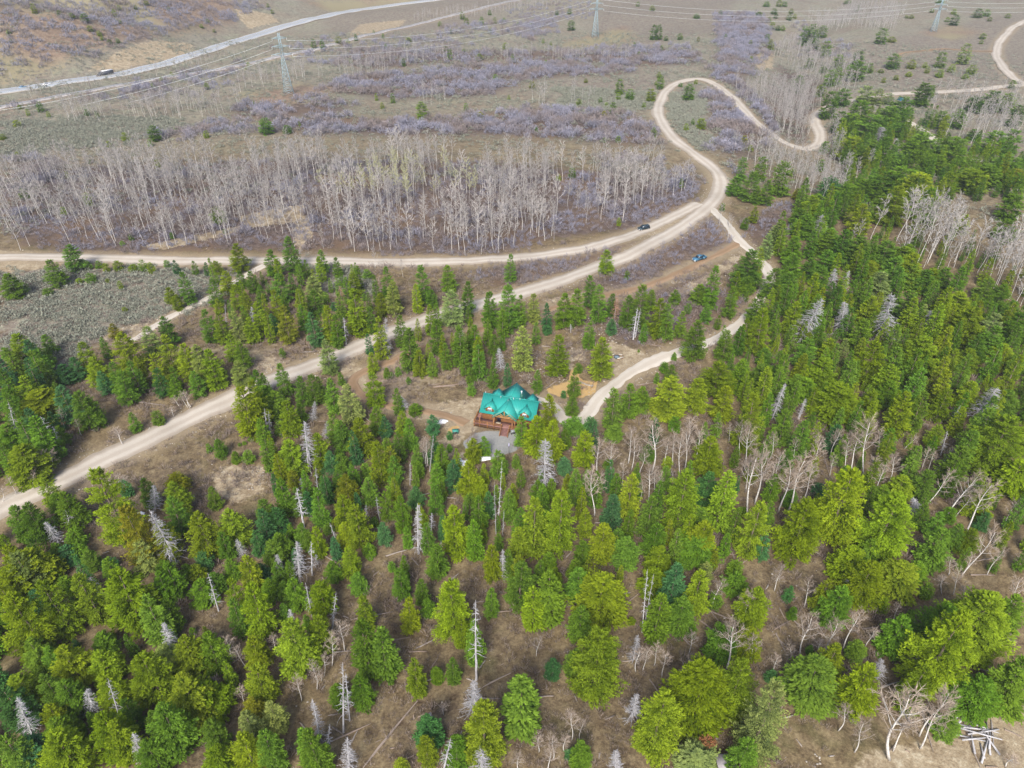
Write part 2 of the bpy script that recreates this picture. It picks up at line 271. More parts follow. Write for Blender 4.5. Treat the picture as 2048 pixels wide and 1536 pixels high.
 ((880, 450, 4), """400,530,850,140,g;560,470,880,200,g;560,230,480,100,g;640,560,830,90,g;1340,200,410,130,y;210,450,740,120,k;750,550,800,120,p;770,780,970,80,g;660,810,1180,150,p;860,620,850,70,b;860,810,880,80,b;1000,550,840,160,g;1100,510,830,160,g;1210,400,680,120,g;1290,480,800,120,g;1380,550,750,100,g;1380,750,890,90,b;1620,480,870,190,g;1520,560,850,140,g;1780,590,920,170,y;1700,520,700,100,g;1840,630,940,110,g;1640,790,950,80,g;1890,520,650,100,g;1500,370,440,45,g;1990,630,710,60,g;1940,690,920,100,g;1980,770,1060,200,g;1200,780,1000,90,g;950,880,1240,190,y;1310,910,1260,200,y;1110,1110,1190,70,g;1080,1160,1400,110,g;1060,1370,1540,120,g;1280,1230,1470,90,g;780,1160,1360,90,g;250,1270,1370,70,g;150,820,1150,130,g;270,800,1070,130,g;40,950,1170,90,g;200,1030,1220,100,g;310,960,1250,110,g;430,880,1060,110,g;420,1110,1320,100,g;540,1100,1300,60,b;500,880,1010,60,g;240,1140,1280,60,g;990,1330,1390,50,b;1590,1000,1020,20,g;1880,1020,1090,40,g;1800,1100,1190,80,g;1740,1180,1270,40,g;1860,1120,1300,120,g"""),
 ((1380, 500, 2.4785), """130,75,300,90,g;50,170,280,90,g;220,180,350,70,g;90,270,370,60,g;145,325,400,40,g;310,0,220,150,k;290,130,230,90,g;190,400,560,90,g;40,350,560,120,g;350,215,380,100,g;380,290,540,120,y;270,370,440,40,g;245,390,445,25,g;430,90,250,110,g;500,110,260,110,g;520,20,150,100,g;600,40,160,80,g;690,0,120,100,g;660,90,200,90,g;640,170,280,100,g;710,160,300,70,k;530,260,440,100,y;590,440,600,110,g;650,380,520,100,g;700,440,580,90,y;380,490,580,80,g;450,500,640,70,g;270,540,660,90,g;150,560,740,180,y;370,570,720,140,g;540,620,760,110,g;670,540,720,160,y;870,170,320,70,g;960,110,280,120,p;910,230,400,100,y;870,340,520,110,g;1090,200,400,130,k;930,455,680,150,y;1000,570,760,130,y;1010,40,180,110,g;900,60,170,90,y;830,0,100,130,g;1110,70,200,120,g;1180,100,220,110,g;1240,290,440,100,g;1170,430,640,190,y;1060,520,640,60,g;780,440,580,50,p;1170,270,370,60,p"""),
 ((1648, 450, 3.1725), """50,20,160,130,g;140,30,270,120,k;240,80,300,170,g;310,230,330,130,y;20,160,300,90,g;520,140,300,170,y;470,200,420,150,g;580,180,400,150,y;700,280,420,150,y;780,270,430,130,g;350,300,480,120,p;870,430,620,190,y;960,530,800,200,y;1090,560,780,130,p;1060,340,500,130,g;1150,380,540,120,g;1210,480,640,110,g;1250,560,780,140,g;730,540,720,120,g;1150,760,900,150,y;930,790,950,150,y;1240,840,950,150,g;1100,640,860,130,g;1000,700,900,120,k"""),
 ((1300, 300, 3.1725), """600,50,200,60,g;550,170,300,110,g;660,140,340,130,g;720,45,200,70,g;690,240,350,70,g;760,190,360,90,g;860,80,300,110,g;940,245,320,55,o;490,180,320,70,g;465,340,390,35,g;610,430,510,50,g;670,360,470,60,y;205,180,245,30,g;1040,290,450,130,y;940,370,480,70,g;980,420,560,120,g;850,450,620,100,g;760,530,700,90,p;790,620,800,120,g;930,560,680,80,g;1180,200,290,70,g;1120,190,260,60,g;1250,230,300,70,g"""),
 ((1536, 150, 2.4785), """160,0,90,50,g;320,80,220,70,k;380,70,160,70,g;265,50,110,40,y;420,190,310,90,g;370,180,290,60,k;470,130,260,100,g;500,55,150,70,p;560,70,150,50,p;605,90,150,40,p;530,200,330,110,g;610,160,280,100,g;680,110,220,90,k;650,240,310,80,g;790,40,160,70,k;820,50,120,30,g;1040,110,190,70,k;1130,80,190,80,k;1200,90,190,70,g;1250,150,260,60,k;1220,25,70,25,g;810,160,290,70,g;870,180,270,60,g;960,170,270,60,g;1030,270,330,50,k;1140,280,400,90,g;1230,270,400,70,g;920,310,400,100,g;780,290,420,110,g;840,400,500,110,g;720,320,440,90,g;650,390,470,80,g;600,310,440,70,k;540,330,440,100,g;470,360,470,80,g;430,310,420,110,y;290,330,390,40,g;270,420,480,40,g;950,310,450,90,g;1030,470,590,120,y;1200,400,520,120,g;1100,450,560,120,g;1240,470,560,90,o;680,460,640,150,g;600,480,640,130,k;760,490,680,140,y;820,560,740,110,g;660,550,760,150,y;580,590,740,100,g;490,520,640,90,g;400,540,640,100,g;320,510,620,90,b;350,580,660,60,g;250,590,700,110,g;160,660,760,80,k;200,690,820,110,g;310,770,920,120,g;400,770,950,110,k;140,800,950,100,g;60,730,860,90,p;480,640,800,100,y;600,820,960,120,g;700,840,960,120,g;460,800,960,110,g;980,690,790,70,y;1230,590,730,90,g;1200,720,830,100,g"""),
]
JUN = [((0, 0, 2.926), """485,80,130,40,g;375,40,70,25,g;90,705,745,35,y;890,735,830,60,k;725,775,830,40,y;1200,765,810,30,y;1545,690,790,70,k;1675,735,785,50,g;870,815,860,25,g;630,825,865,25,y;95,890,940,30,y;915,935,1010,35,y;130,1105,1170,50,g;1265,1215,1310,80,g;1025,740,770,20,y;1205,485,525,25,y;1450,365,390,20,y;1830,230,290,30,k;1980,215,260,40,y;220,595,660,30,g;520,150,185,30,y;660,55,100,22,y;575,180,210,25,y;595,210,235,22,y;635,230,260,22,y;685,225,255,20,g;690,30,60,25,y;850,5,30,25,y;985,40,65,20,g;1210,110,135,20,y;1175,140,165,20,y;790,30,55,18,y;700,120,140,16,g;340,60,90,22,y;415,75,110,24,y;185,20,80,24,y;45,175,200,22,g;60,230,250,18,y;1250,170,190,16,y;1565,20,45,16,y;1590,55,80,16,y;1000,420,445,16,y;1090,430,455,16,y;940,450,480,20,y;890,485,515,22,y;500,640,680,24,k;560,650,690,20,g;155,640,680,20,y;110,615,640,20,y;275,650,690,18,y;1440,390,410,16,y;10,785,820,30,y;1880,230,290,25,k;510,925,960,18,g;385,1000,1040,18,y;495,1130,1210,40,y;360,1210,1260,30,y;1310,1340,1370,20,g;760,1370,1410,26,g;710,1410,1440,24,g;1000,1360,1400,20,g;1480,590,620,14,y;1750,710,745,14,y"""),
 ((680, 0, 2.926), """715,70,115,28,g;740,105,145,28,y;828,98,145,26,g;905,100,140,20,p;960,105,130,26,g;585,125,155,25,y;875,60,90,22,g;1345,50,85,28,g;1355,120,180,40,g;1830,30,65,30,y;1745,10,40,22,g;1840,145,235,40,g;1870,145,235,40,k;1995,195,235,30,y;1910,210,240,25,g;970,250,295,38,y;640,290,350,30,k;615,270,300,30,y;815,315,355,38,y;370,345,390,25,k;400,220,250,32,y;520,275,305,22,y;725,285,305,18,y;1125,475,525,36,o;910,435,470,28,g;475,595,690,60,g;470,675,715,40,y;305,545,605,26,g;245,600,640,22,y;735,605,650,26,g;820,655,705,36,o;988,555,585,18,y;1400,578,620,32,y;1640,465,560,50,g;1630,540,590,30,y;1700,520,590,50,g;1825,520,600,50,y;1880,440,525,40,g;1870,420,460,24,y;1600,600,670,40,g;1545,650,695,28,o;1525,570,605,22,g;1560,600,625,22,y;1780,600,635,24,y;1840,745,815,32,y;1630,795,835,30,y;1550,805,835,20,g;1360,985,1045,45,g;1280,1020,1060,30,y;2000,1045,1100,28,y;1635,1275,1325,26,y;1150,745,780,22,k;1105,685,715,16,g;1205,350,375,18,g;1010,315,365,18,g;45,230,270,25,y;90,200,240,18,g;195,175,200,14,g;250,195,225,14,g;1440,460,485,24,o;1235,245,270,14,y;1190,230,255,16,y;1040,130,150,18,y;1270,60,90,20,g;1115,135,160,18,y;880,160,195,16,y;60,340,375,18,g;265,255,290,16,g;1725,250,275,22,y;1885,265,295,20,y;1750,300,330,16,y;210,545,590,18,y;650,170,200,14,g;1850,475,500,16,y"""),
 ((1348, 0, 2.926), """135,80,110,35,g;40,195,235,30,g;305,200,235,18,g;575,255,295,28,y;455,330,365,26,y;735,440,545,60,k;905,240,335,50,g;835,225,305,55,g;820,140,270,60,k;780,170,270,60,k;880,150,225,50,g;770,150,180,25,g;1075,30,70,38,k;1230,165,260,55,g;1280,215,250,40,y;1090,300,390,60,k;1085,355,480,90,g;1300,315,405,65,k;1400,350,405,42,y;1580,305,400,50,g;1725,255,380,55,p;1755,380,440,45,y;1635,375,425,36,y;1475,365,400,26,y;1490,390,430,24,y;1565,405,455,40,y;1380,420,450,30,y;1305,440,470,28,y;1232,455,485,22,y;1215,405,430,30,y;1712,435,465,32,y;1815,195,230,30,y;1803,235,258,20,y;1655,85,150,42,k;1605,100,130,22,y;1645,50,85,26,y;1790,50,105,45,k;1840,55,98,32,g;1960,80,108,26,y;1853,100,125,22,y;1515,50,75,20,y;1395,85,110,24,y;1362,88,108,20,y;975,320,410,60,g;970,400,500,60,g;930,410,510,60,g;870,500,570,45,g;1470,490,620,60,g;440,630,680,35,k;415,795,850,40,o;450,850,885,35,y;890,830,890,40,g;95,495,590,60,g;40,485,510,25,g;130,465,495,22,y;75,725,770,30,y;113,695,735,22,g;165,695,760,55,y;700,985,1020,36,o;545,10,40,35,g;590,50,85,35,k;620,0,40,30,y;650,10,40,32,g;580,130,170,30,y;610,150,180,30,k;640,150,180,26,y;550,200,235,26,k;570,230,290,28,y;500,70,100,35,g;680,80,120,30,k;710,80,110,22,y;690,50,80,25,y;560,100,130,24,y;600,80,110,24,k;275,60,100,22,k;1020,0,25,35,k;800,340,405,40,g;880,390,430,40,g;1150,370,430,50,g;1560,0,22,40,k;145,215,245,18,o;450,235,270,22,y;545,400,415,20,y"""),
]
# snags (dead trees): tip x, tip y, foot x, foot y, width ; w = bushy ghost, s = bare pole with stubs
SNAG = [((512, 1152, 4), """1757,185,1765,830,s,130;1740,830,1735,1120,w,190;690,680,700,1250,s,110;720,770,750,1160,s,80;450,980,520,1330,w,110;590,1180,570,1390,s,70;640,120,610,430,s,80;730,1290,745,1600,w,150;1800,1380,1800,1640,w,190;1560,1290,1500,1560,s,110;1390,1090,1420,1260,w,90;270,260,290,420,w,80;395,50,450,330,s,70"""),
 ((0, 1152, 4), """130,955,275,1300,w,120;690,900,760,1110,w,120;860,810,960,1140,s,80;1060,1250,1165,1500,w,110;720,0,800,170,s,90;1660,-30,1750,280,s,80;1300,370,1400,620,w,130"""),
 ((1024, 1152, 4), """1000,940,950,1160,w,150;830,1390,830,1620,w,150;1085,-60,1040,450,s,60;1135,-20,1055,420,s,60;1010,470,965,690,w,110"""),
 ((1536, 1152, 4), """910,660,870,830,w,120;640,30,610,130,w,90"""),
 ((0, 768, 4), """320,255,470,510,s,80;1230,800,1245,1020,w,120;1200,1000,1420,1420,w,170;420,335,490,520,s,60;1335,1310,1390,1500,s,90;1890,1240,1960,1390,w,90;520,1000,580,1165,s,80;360,1100,490,1290,w,110;110,340,120,440,s,80;60,130,160,480,s,60"""),
 ((512, 768, 4), """390,290,425,690,w,160;65,190,100,460,s,80;100,210,115,440,s,60;470,130,450,300,w,80;475,660,500,910,s,60;325,830,385,1150,s,120;355,750,380,870,s,60;590,1110,645,1270,s,50;325,1250,350,1560,w,130;440,1250,450,1530,s,80;480,1360,480,1470,s,60;165,1360,205,1560,w,100;262,1400,278,1560,s,40;960,900,990,1090,s,60;880,960,880,1100,s,50;1235,620,1232,810,s,40;1420,400,1390,700,s,50;1295,950,1300,1360,w,120;1405,1030,1400,1210,s,80;1970,600,1935,1160,s,50;1905,770,1920,1200,s,40;1983,1010,1973,1210,s,40;1745,1000,1750,1100,s,30;1480,1260,1488,1380,s,40;570,290,560,440,w,90;1975,1320,1970,1560,w,90;1150,90,1195,210,w,110"""),
 ((1024, 768, 4), """265,430,262,850,w,220"""),
 ((1536, 768, 4), """1840,20,1650,320,w,190;140,0,40,260,w,80;300,110,240,280,s,50;1540,170,1460,330,s,70;1435,370,1380,570,s,60;1110,900,1180,1050,w,110"""),
 ((0, 450, 4), """1800,620,1815,880,s,40"""),
 ((400, 450, 4), """1485,735,1490,1060,w,110;1150,735,1172,960,s,80;1120,480,1145,720,r,90;410,650,430,800,w,70"""),
 ((880, 450, 4), """465,980,490,1170,w,110;1415,570,1395,760,r,90;1580,660,1545,915,s,90;1605,665,1560,900,s,60;160,810,170,900,w,60;545,640,550,780,w,70;1045,790,1045,860,s,40"""),
 ((1380, 500, 2.4785), """665,232,540,465,w,130;770,250,745,425,w,100;1000,205,955,465,w,120;1195,295,1160,435,w,80;475,655,405,845,w,60;577,735,540,840,s,40;790,100,750,210,w,50;720,90,700,190,w,60"""),
 ((1536, 150, 2.4785), """565,255,550,335,w,80;270,690,250,820,w,80;640,310,620,400,w,50"""),
]
# bare aspens one can tell apart: tip x, tip y, foot x, foot y
ASP = [((512, 1152, 4), "670,360,710,600;600,460,610,720;450,680,500,850;550,620,545,800;130,470,170,620;330,820,365,1000;1490,1040,1500,1110;415,730,425,800;510,740,525,840;470,780,490,910"),
 ((0, 1152, 4), "1805,490,1850,690;1880,590,1975,740;1720,800,1718,950;1900,900,1955,1010"),
 ((1024, 1152, 4), "1790,380,1710,750;1930,470,1900,690;1420,630,1340,880;1080,570,1045,760;1170,560,1135,720;1215,620,1200,810;1020,590,990,770;490,1080,480,1310;340,1280,330,1470;230,480,195,640;570,1150,540,1310;220,1280,215,1410;1440,450,1415,620;1680,40,1600,260;1900,120,1860,360;1830,160,1800,310;300,1400,290,1560;420,1300,415,1400;60,1440,50,1560"),
 ((1536, 1152, 4), "340,310,260,685;560,350,460,660;740,290,600,590;1110,940,970,1470;1150,1060,1000,1400;1440,1010,1215,1380;1450,910,1210,1280;780,1160,690,1410;640,1040,560,1240;330,20,290,250;1050,220,1000,370;100,-30,50,120;850,420,780,560;1180,650,1190,780;1320,660,1280,800;1600,60,1560,270;2030,10,1900,260;1530,-50,1480,150;1950,470,1870,560;1400,0,1380,100;1960,1450,1900,1530;80,640,40,780;140,560,210,690;420,530,400,600"),
 ((0, 768, 4), "320,540,375,730;290,560,345,745;405,520,425,695;265,680,272,825;60,740,135,880;10,810,25,945;470,200,520,360;930,380,985,485;910,360,980,470;1450,60,1520,195;1430,80,1505,190;1480,70,1530,190;1380,110,1440,185;1370,180,1390,260;870,760,900,850;600,290,650,410;980,740,990,800;940,730,950,800"),
 ((512, 768, 4), "1335,440,1350,640;1355,430,1360,660;1375,440,1365,670;1320,460,1340,620"),
 ((1024, 768, 4), "710,450,680,750;800,470,800,780;960,350,930,640;985,420,955,690;1050,530,1020,740;1140,290,1115,720;1250,450,1225,670;1300,390,1285,660;1360,420,1340,740;1490,350,1465,680;1660,290,1645,430;1750,320,1735,470;1840,310,1820,580;1910,330,1860,690;2010,520,1940,960;1900,600,1870,860;650,700,660,1060;700,720,685,970;890,620,880,830;1110,660,1090,940;1160,670,1140,900;1190,720,1165,920;1040,780,1020,950;1400,350,1380,690;1560,400,1570,470;1970,560,1880,1060;1420,260,1400,500;1280,680,1280,780;850,700,830,880;1015,480,1000,600;1100,480,1090,620"),
 ((1536, 768, 4), "60,390,10,610;230,430,200,620;400,370,370,560;450,440,340,740;570,370,500,600;660,440,610,690;730,400,660,700;540,570,490,740;860,590,790,840;1030,560,940,830;940,650,850,900;60,640,0,900;320,590,160,1020;180,650,80,1030;390,640,280,930;820,280,760,740;920,360,880,530;1210,400,1090,520;1290,510,1230,680;1480,690,1260,970;1700,720,1420,1060;1820,790,1580,1190;2000,940,1880,1150;1830,1150,1550,1530;1900,1310,1750,1530;1650,1350,1550,1530;1480,1400,1440,1530;2040,1370,1980,1470;110,1440,95,1570;1550,870,1430,1060;1650,880,1500,1060;110,560,60,800;1330,540,1280,700;1500,500,1330,700"),
]
# fallen trunks: ends in photo pixels of the tile
LOGS = [((512, 1152, 4), "930,1440,1290,1000;810,340,1080,295;1050,530,1230,490;1290,580,1440,500;1850,870,2040,775;630,1310,910,1190;610,1210,720,1285;1170,1480,1270,1430;610,615,750,600;1800,980,1960,985;1220,610,1360,605;1400,740,1450,660;770,1320,810,1240;800,280,870,220;880,410,950,385;1900,1200,1970,1190;1940,290,2040,280"),
 ((1024, 1152, 4), "850,270,1020,140;1100,830,1170,930;1550,270,1780,360;1510,360,1690,500;890,145,950,135;215,970,330,960;1560,250,1660,370"),
 ((1536, 1152, 4), "910,890,1070,840;650,740,720,820;550,915,630,890;1000,700,1090,710;1710,750,1890,800;60,420,180,360;60,460,130,590;90,260,140,350;210,360,270,420;1880,1065,2048,1080;1890,1230,2030,1290;1550,1130,1640,1400;1640,1400,1700,1536;1790,1180,1800,1350;880,1030,970,1090;1230,1070,1310,1370;1480,350,1600,420;1700,430,1790,470;1740,1528,1830,1530"),
 ((0, 768, 4), "1090,145,1300,170;240,1340,290,1300;570,1450,640,1470"),
 ((512, 768, 4), "1040,1380,1200,1330;540,1370,660,1440;1450,20,1590,15;1310,890,1380,880;1490,910,1600,915;850,250,910,300;620,1350,660,1350;530,1050,610,1045;500,300,560,300;1510,930,1580,905"),
 ((1024, 768, 4), "480,760,560,910;510,920,620,980;930,1180,1010,1190;1660,1370,1800,1360;400,1310,470,1340;430,1390,480,1340;1090,840,1180,845;1170,980,1210,950;490,900,580,930"),
 ((1536, 768, 4), "240,1030,320,880;70,1220,100,1190;450,600,490,720;390,1350,430,1380;1700,1410,1850,1390;1620,1530,1800,1530;960,700,1030,700"),
 ((880, 450, 4), "0,1295,220,1265;820,970,880,975;850,1310,930,1250;1030,970,1080,990;1100,1080,1150,1030;1600,1280,1720,1260;1690,960,1790,975;1220,810,1260,870;630,1160,700,1165"),
 ((400, 450, 4), "830,1018,940,1015;1900,1295,2040,1290;1830,1285,1930,1270;170,600,120,610"),
 ((1380, 500, 2.4785), "1040,430,1110,450;1020,440,1100,400;490,550,500,560;770,545,810,540;780,205,830,210"),
 ((0, 0, 2.926), "1460,1170,1570,1150;1170,1110,1250,1100;860,1180,900,1210;1770,1440,1820,1380"),
]
# stands, by the feet of their outline in photo pixels; spacing in metres
ASPEN_ST = [([(20, 368), (150, 338), (400, 328), (560, 320), (700, 320), (1000, 328), (1330, 345), (1395, 352), (1390, 385), (1330, 405), (1200, 440), (1100, 480), (1000, 503), (800, 508), (600, 502), (420, 500), (200, 505), (50, 490), (0, 440), (0, 380)], 2.75, 15),
 ([(130, 232), (250, 224), (400, 212), (480, 198), (490, 216), (380, 240), (230, 244), (130, 246)], 3.3, 14),
 ([(500, 158), (560, 150), (690, 146), (790, 140), (770, 153), (640, 157), (530, 172), (480, 184)], 3.4, 12),
 ([(1062, 208), (1130, 196), (1178, 196), (1165, 210), (1080, 216)], 3.6, 13),
 ([(1490, 180), (1530, 170), (1580, 185), (1650, 205), (1650, 225), (1625, 240), (1620, 285), (1560, 270), (1510, 225)], 2.7, 13),
 ([(1550, 95), (1590, 85), (1640, 110), (1690, 120), (1720, 150), (1660, 165), (1600, 160), (1585, 130), (1555, 115)], 2.8, 11),
 ([(1620, 40), (1700, 15), (1790, 20), (1810, 30), (1780, 62), (1660, 66), (1620, 75)], 3.0, 11),
 ([(1700, 485), (1830, 455), (1960, 490), (2048, 570), (2048, 640), (1960, 590), (1850, 545), (1740, 525)], 3.0, 17),
 ([(1880, 262), (2040, 250), (2040, 300), (1900, 305)], 3.6, 15),
 ([(1490, 300), (1560, 300), (1680, 320), (1700, 360), (1660, 420), (1630, 430), (1600, 390), (1530, 370), (1500, 345)], 3.2, 13),
 ([(1660, 230), (1680, 260), (1690, 330), (1660, 330), (1645, 290)], 3.2, 12),
 ([(1580, 165), (1640, 175), (1720, 180), (1680, 200), (1600, 195)], 3.2, 12),
 ([(700, 512), (860, 512), (960, 545), (900, 560), (760, 545), (640, 540), (560, 530)], 8, 8),
 ([(820, 35), (1050, 12), (1120, 12), (1080, 22), (960, 35), (830, 45)], 3.4, 9),
 ([(20, 165), (300, 140), (480, 108), (470, 122), (300, 155), (60, 205)], 4.5, 8),
 ([(1400, 425), (1425, 430), (1470, 470), (1450, 480), (1400, 460)], 5, 9),
 ([(1860, 200), (2030, 195), (2040, 240), (1900, 245), (1840, 230)], 4.0, 13),
 ([(1900, 540), (2048, 540), (2048, 600), (1990, 590)], 3.5, 18),
 ([(1000, 112), (1260, 112), (1260, 124), (1000, 126)], 3.6, 10),
 ([(820, 110), (905, 108), (905, 130), (690, 138), (690, 120)], 4.0, 10),
 ([(850, 190), (910, 192), (905, 212), (850, 214)], 4, 10),
]
OAK_ST = [([(470, 208), (620, 192), (700, 202), (690, 225), (560, 236), (470, 236)], 4.0),
 ([(700, 104), (1000, 102), (1250, 106), (1380, 96), (1400, 128), (1250, 133), (1000, 119), (720, 140)], 4.4),
 ([(560, 97), (680, 72), (700, 100), (580, 125)], 4.6), ([(1000, 12), (1180, 2), (1180, 40), (1020, 40)], 4.2), ([(1600, 40), (1700, 100), (1720, 140), (1600, 110)], 5),
 ([(240, 166), (480, 128), (480, 150), (240, 200)], 5), ([(40, 216), (130, 202), (400, 172), (480, 162), (470, 186), (200, 206)], 5.2), ([(30, 380), (300, 350), (900, 345), (1380, 365), (1380, 400), (1000, 480), (300, 480), (30, 450)], 8.5),
 ([(860, 60), (1020, 45), (1030, 70), (880, 90)], 5.2), ([(1180, 300), (1320, 290), (1340, 330), (1200, 340)], 4.4),
([(700, 232), (760, 240), (900, 236), (1000, 228), (1100, 216), (1230, 222), (1290, 245), (1320, 285), (1260, 290), (1180, 280), (1050, 272), (900, 270), (700, 268), (560, 262), (560, 240)], 3.4),
 ([(680, 158), (800, 145), (950, 130), (1100, 124), (1250, 136), (1270, 146), (1150, 152), (1050, 164), (985, 188), (880, 196), (750, 195), (640, 180)], 3.6),
 ([(1430, 30), (1520, 25), (1535, 90), (1520, 120), (1500, 150), (1470, 170), (1420, 155), (1440, 110)], 3.0),
 ([(1415, 180), (1470, 195), (1510, 235), (1530, 290), (1480, 318), (1435, 300), (1420, 245)], 3.0),
 ([(1470, 160), (1500, 180), (1560, 260), (1540, 262), (1490, 205)], 3.4),
 ([(20, 322), (100, 312), (130, 345), (60, 385), (10, 375)], 3.0),
 ([(680, 95), (820, 72), (960, 92), (900, 100), (800, 112), (700, 112)], 4.5),
 ([(1010, 68), (1060, 42), (1110, 42), (1110, 66), (1040, 84)], 3.8),
 ([(440, 240), (560, 232), (560, 262), (340, 284), (280, 278)], 3.8),
 ([(1080, 405), (1250, 388), (1385, 375), (1370, 412), (1280, 452), (1150, 450)], 4.2),
 ([(620, 122), (720, 108), (700, 132), (630, 138)], 4.0),
 ([(0, 0), (330, 0), (500, 8), (540, 20), (470, 42), (340, 62), (240, 95), (140, 118), (40, 142), (0, 150)], 3.9),
 ([(1180, 92), (1380, 92), (1395, 110), (1340, 128), (1260, 132), (1180, 122)], 4.4),
 ([(60, 190), (200, 178), (330, 150), (480, 125), (490, 140), (300, 180), (160, 205)], 6.5),
 ([(1440, 250), (1470, 320), (1500, 360), (1470, 350), (1440, 320)], 4.2),
 ([(60, 462), (230, 470), (440, 470), (520, 480), (500, 505), (180, 502), (80, 492)], 6),
 ([(600, 490), (900, 500), (1050, 495), (1180, 480), (1180, 492), (1000, 508), (620, 508)], 6.5),
 ([(1350, 330), (1400, 345), (1395, 385), (1340, 400)], 4.5),
]
def parse(tiles):
    out = []
    for (ox, oy, s), txt in tiles:
        for e_ in txt.split(';'):
            f = e_.split(',')
            out.append((ox, oy, s, f))
    return out
# ------------------------------------------------------------------ roads (centre lines in photo pixels, half width in metres)
ROADS = {
 'gravel_road': ([(-60, 1050), (0, 1014), (60, 988), (120, 962), (200, 925), (300, 878), (380, 838), (450, 806), (530, 766), (640, 724), (700, 702), (760, 675), (850, 643), (940, 613), (1030, 588), (1110, 565), (1180, 541), (1260, 511), (1320, 478), (1370, 448), (1410, 420), (1434, 395), (1441, 367), (1425, 337), (1385, 305), (1345, 275), (1323, 245), (1317, 217), (1326, 190), (1346, 172), (1372, 162), (1402, 159), (1430, 169), (1460, 192), (1490, 222), (1525, 256), (1560, 281), (1595, 296), (1620, 298), (1636, 286), (1639, 266), (1631, 246), (1636, 228), (1656, 214), (1690, 205), (1740, 195), (1800, 188), (1880, 185), (1950, 181), (2010, 174), (2080, 170)], 3.7),
 'upper_road': ([(-60, 513), (0, 514), (100, 516), (200, 518), (300, 520), (400, 521), (520, 522), (640, 523), (760, 524), (880, 523), (960, 521), (1040, 516), (1110, 507), (1180, 495), (1250, 474), (1310, 451), (1360, 428), (1400, 408)], 3.4),
 'driveway': ([(1422, 416), (1445, 438), (1462, 462), (1476, 482), (1500, 502), (1528, 530), (1540, 560), (1530, 588), (1505, 625), (1470, 655), (1420, 682), (1360, 702), (1310, 722), (1262, 748), (1225, 775), (1195, 803), (1175, 832), (1150, 850), (1126, 838), (1112, 815), (1085, 800), (1060, 796)], 1.9),
 'dirt_track': ([(1478, 488), (1440, 508), (1400, 524), (1350, 548), (1290, 572), (1230, 588), (1160, 602), (1080, 625), (1000, 648), (940, 664), (870, 690), (800, 718), (735, 742), (708, 760), (715, 782), (745, 800), (790, 812), (840, 822), (890, 832), (930, 850)], 1.7),
 'side_track': ([(530, 532), (500, 548), (440, 582), (400, 603), (350, 628), (315, 648), (285, 668), (262, 682)], 1.5),
 'meadow_road': ([(2080, 30), (2042, 46), (2015, 66), (1999, 86), (1992, 106), (2001, 130), (2022, 152), (2050, 170)], 3.6),
 'forest_road': ([(1795, 226), (1815, 242), (1838, 258), (1858, 272), (1880, 290), (1905, 308), (1945, 320), (1975, 323)], 2.2),
 'field_track': ([(1990, 104), (1950, 103), (1900, 99), (1860, 101), (1810, 106), (1795, 112)], 1.4),
}
ROAD_W = {k: (catmull(U(p), 1.6), w) for k, (p, w) in ROADS.items()}
HWL = catmull(U(HWY_PX + [(905, -5)]), 6)
RAIL_PX = [(-60, 226), (0, 216), (100, 197), (200, 179), (290, 163), (380, 149), (470, 133), (560, 113), (650, 93), (740, 70), (870, 40), (953, 20), (1030, 3), (1075, -8)]
RAL = catmull(U(RAIL_PX), 6)
PALE = [[(1205, 690), (1225, 684), (1262, 696), (1300, 712), (1300, 728), (1258, 752), (1222, 772), (1196, 760), (1215, 735)],
 [(1130, 702), (1165, 697), (1170, 720), (1130, 724)], [(480, 700), (545, 705), (560, 735), (530, 762), (490, 730)],
 [(205, 665), (270, 650), (330, 630), (345, 640), (310, 665), (270, 690), (215, 695)],
 [(-40, 498), (60, 505), (130, 520), (120, 530), (40, 546), (-40, 552)], [(480, 432), (560, 415), (612, 410), (600, 440), (560, 450), (490, 455)],
 [(280, 494), (420, 464), (480, 450), (480, 462), (330, 500)], [(585, 430), (620, 430), (625, 470), (600, 500), (590, 490)],
 [(425, 945), (470, 930), (530, 940), (520, 985), (470, 1010), (430, 985)], [(1330, 592), (1420, 545), (1480, 505), (1495, 510), (1430, 560), (1370, 590)],
 [(1900, 1425), (2060, 1412), (2080, 1580), (1700, 1580), (1730, 1510), (1850, 1485)],
 [(800, 815), (850, 808), (965, 795), (985, 845), (930, 868), (905, 905), (885, 925), (878, 890), (900, 860), (850, 838), (790, 830)],
 [(690, 716), (720, 735), (735, 775), (700, 775), (680, 745)], [(1080, 600), (1170, 585), (1180, 592), (1100, 606)],
 [(1180, 494), (1290, 452), (1395, 405), (1420, 420), (1350, 462), (1300, 484), (1308, 468), (1250, 482)],
 [(170, 142), (240, 102), (300, 82), (380, 86), (400, 102), (330, 120), (250, 138)], [(690, 72), (720, 48), (812, 40), (800, 53), (730, 69)],
 [(1505, 120), (1530, 95), (1550, 110), (1545, 135), (1520, 140)], [(1072, 797), (1100, 800), (1128, 815), (1134, 850), (1110, 880), (1090, 860), (1075, 830)],
 [(470, 15), (540, 28), (560, 44), (500, 58), (480, 40)], [(1100, 740), (1140, 715), (1150, 730), (1120, 755)], [(900, 930), (925, 905), (945, 915), (930, 935)]]
SAND = [[(1093, 779), (1120, 767), (1138, 762), (1140, 742), (1152, 732), (1161, 738), (1157, 755), (1168, 760), (1185, 765), (1190, 755), (1196, 760), (1190, 786), (1165, 795), (1120, 793), (1098, 787)], [(893, 858), (915, 850), (920, 856), (898, 866)]]
APRON = [[(925, 885), (950, 866), (975, 862), (1030, 864), (1048, 885), (1032, 902), (1000, 912), (975, 920), (955, 915), (935, 905)]]
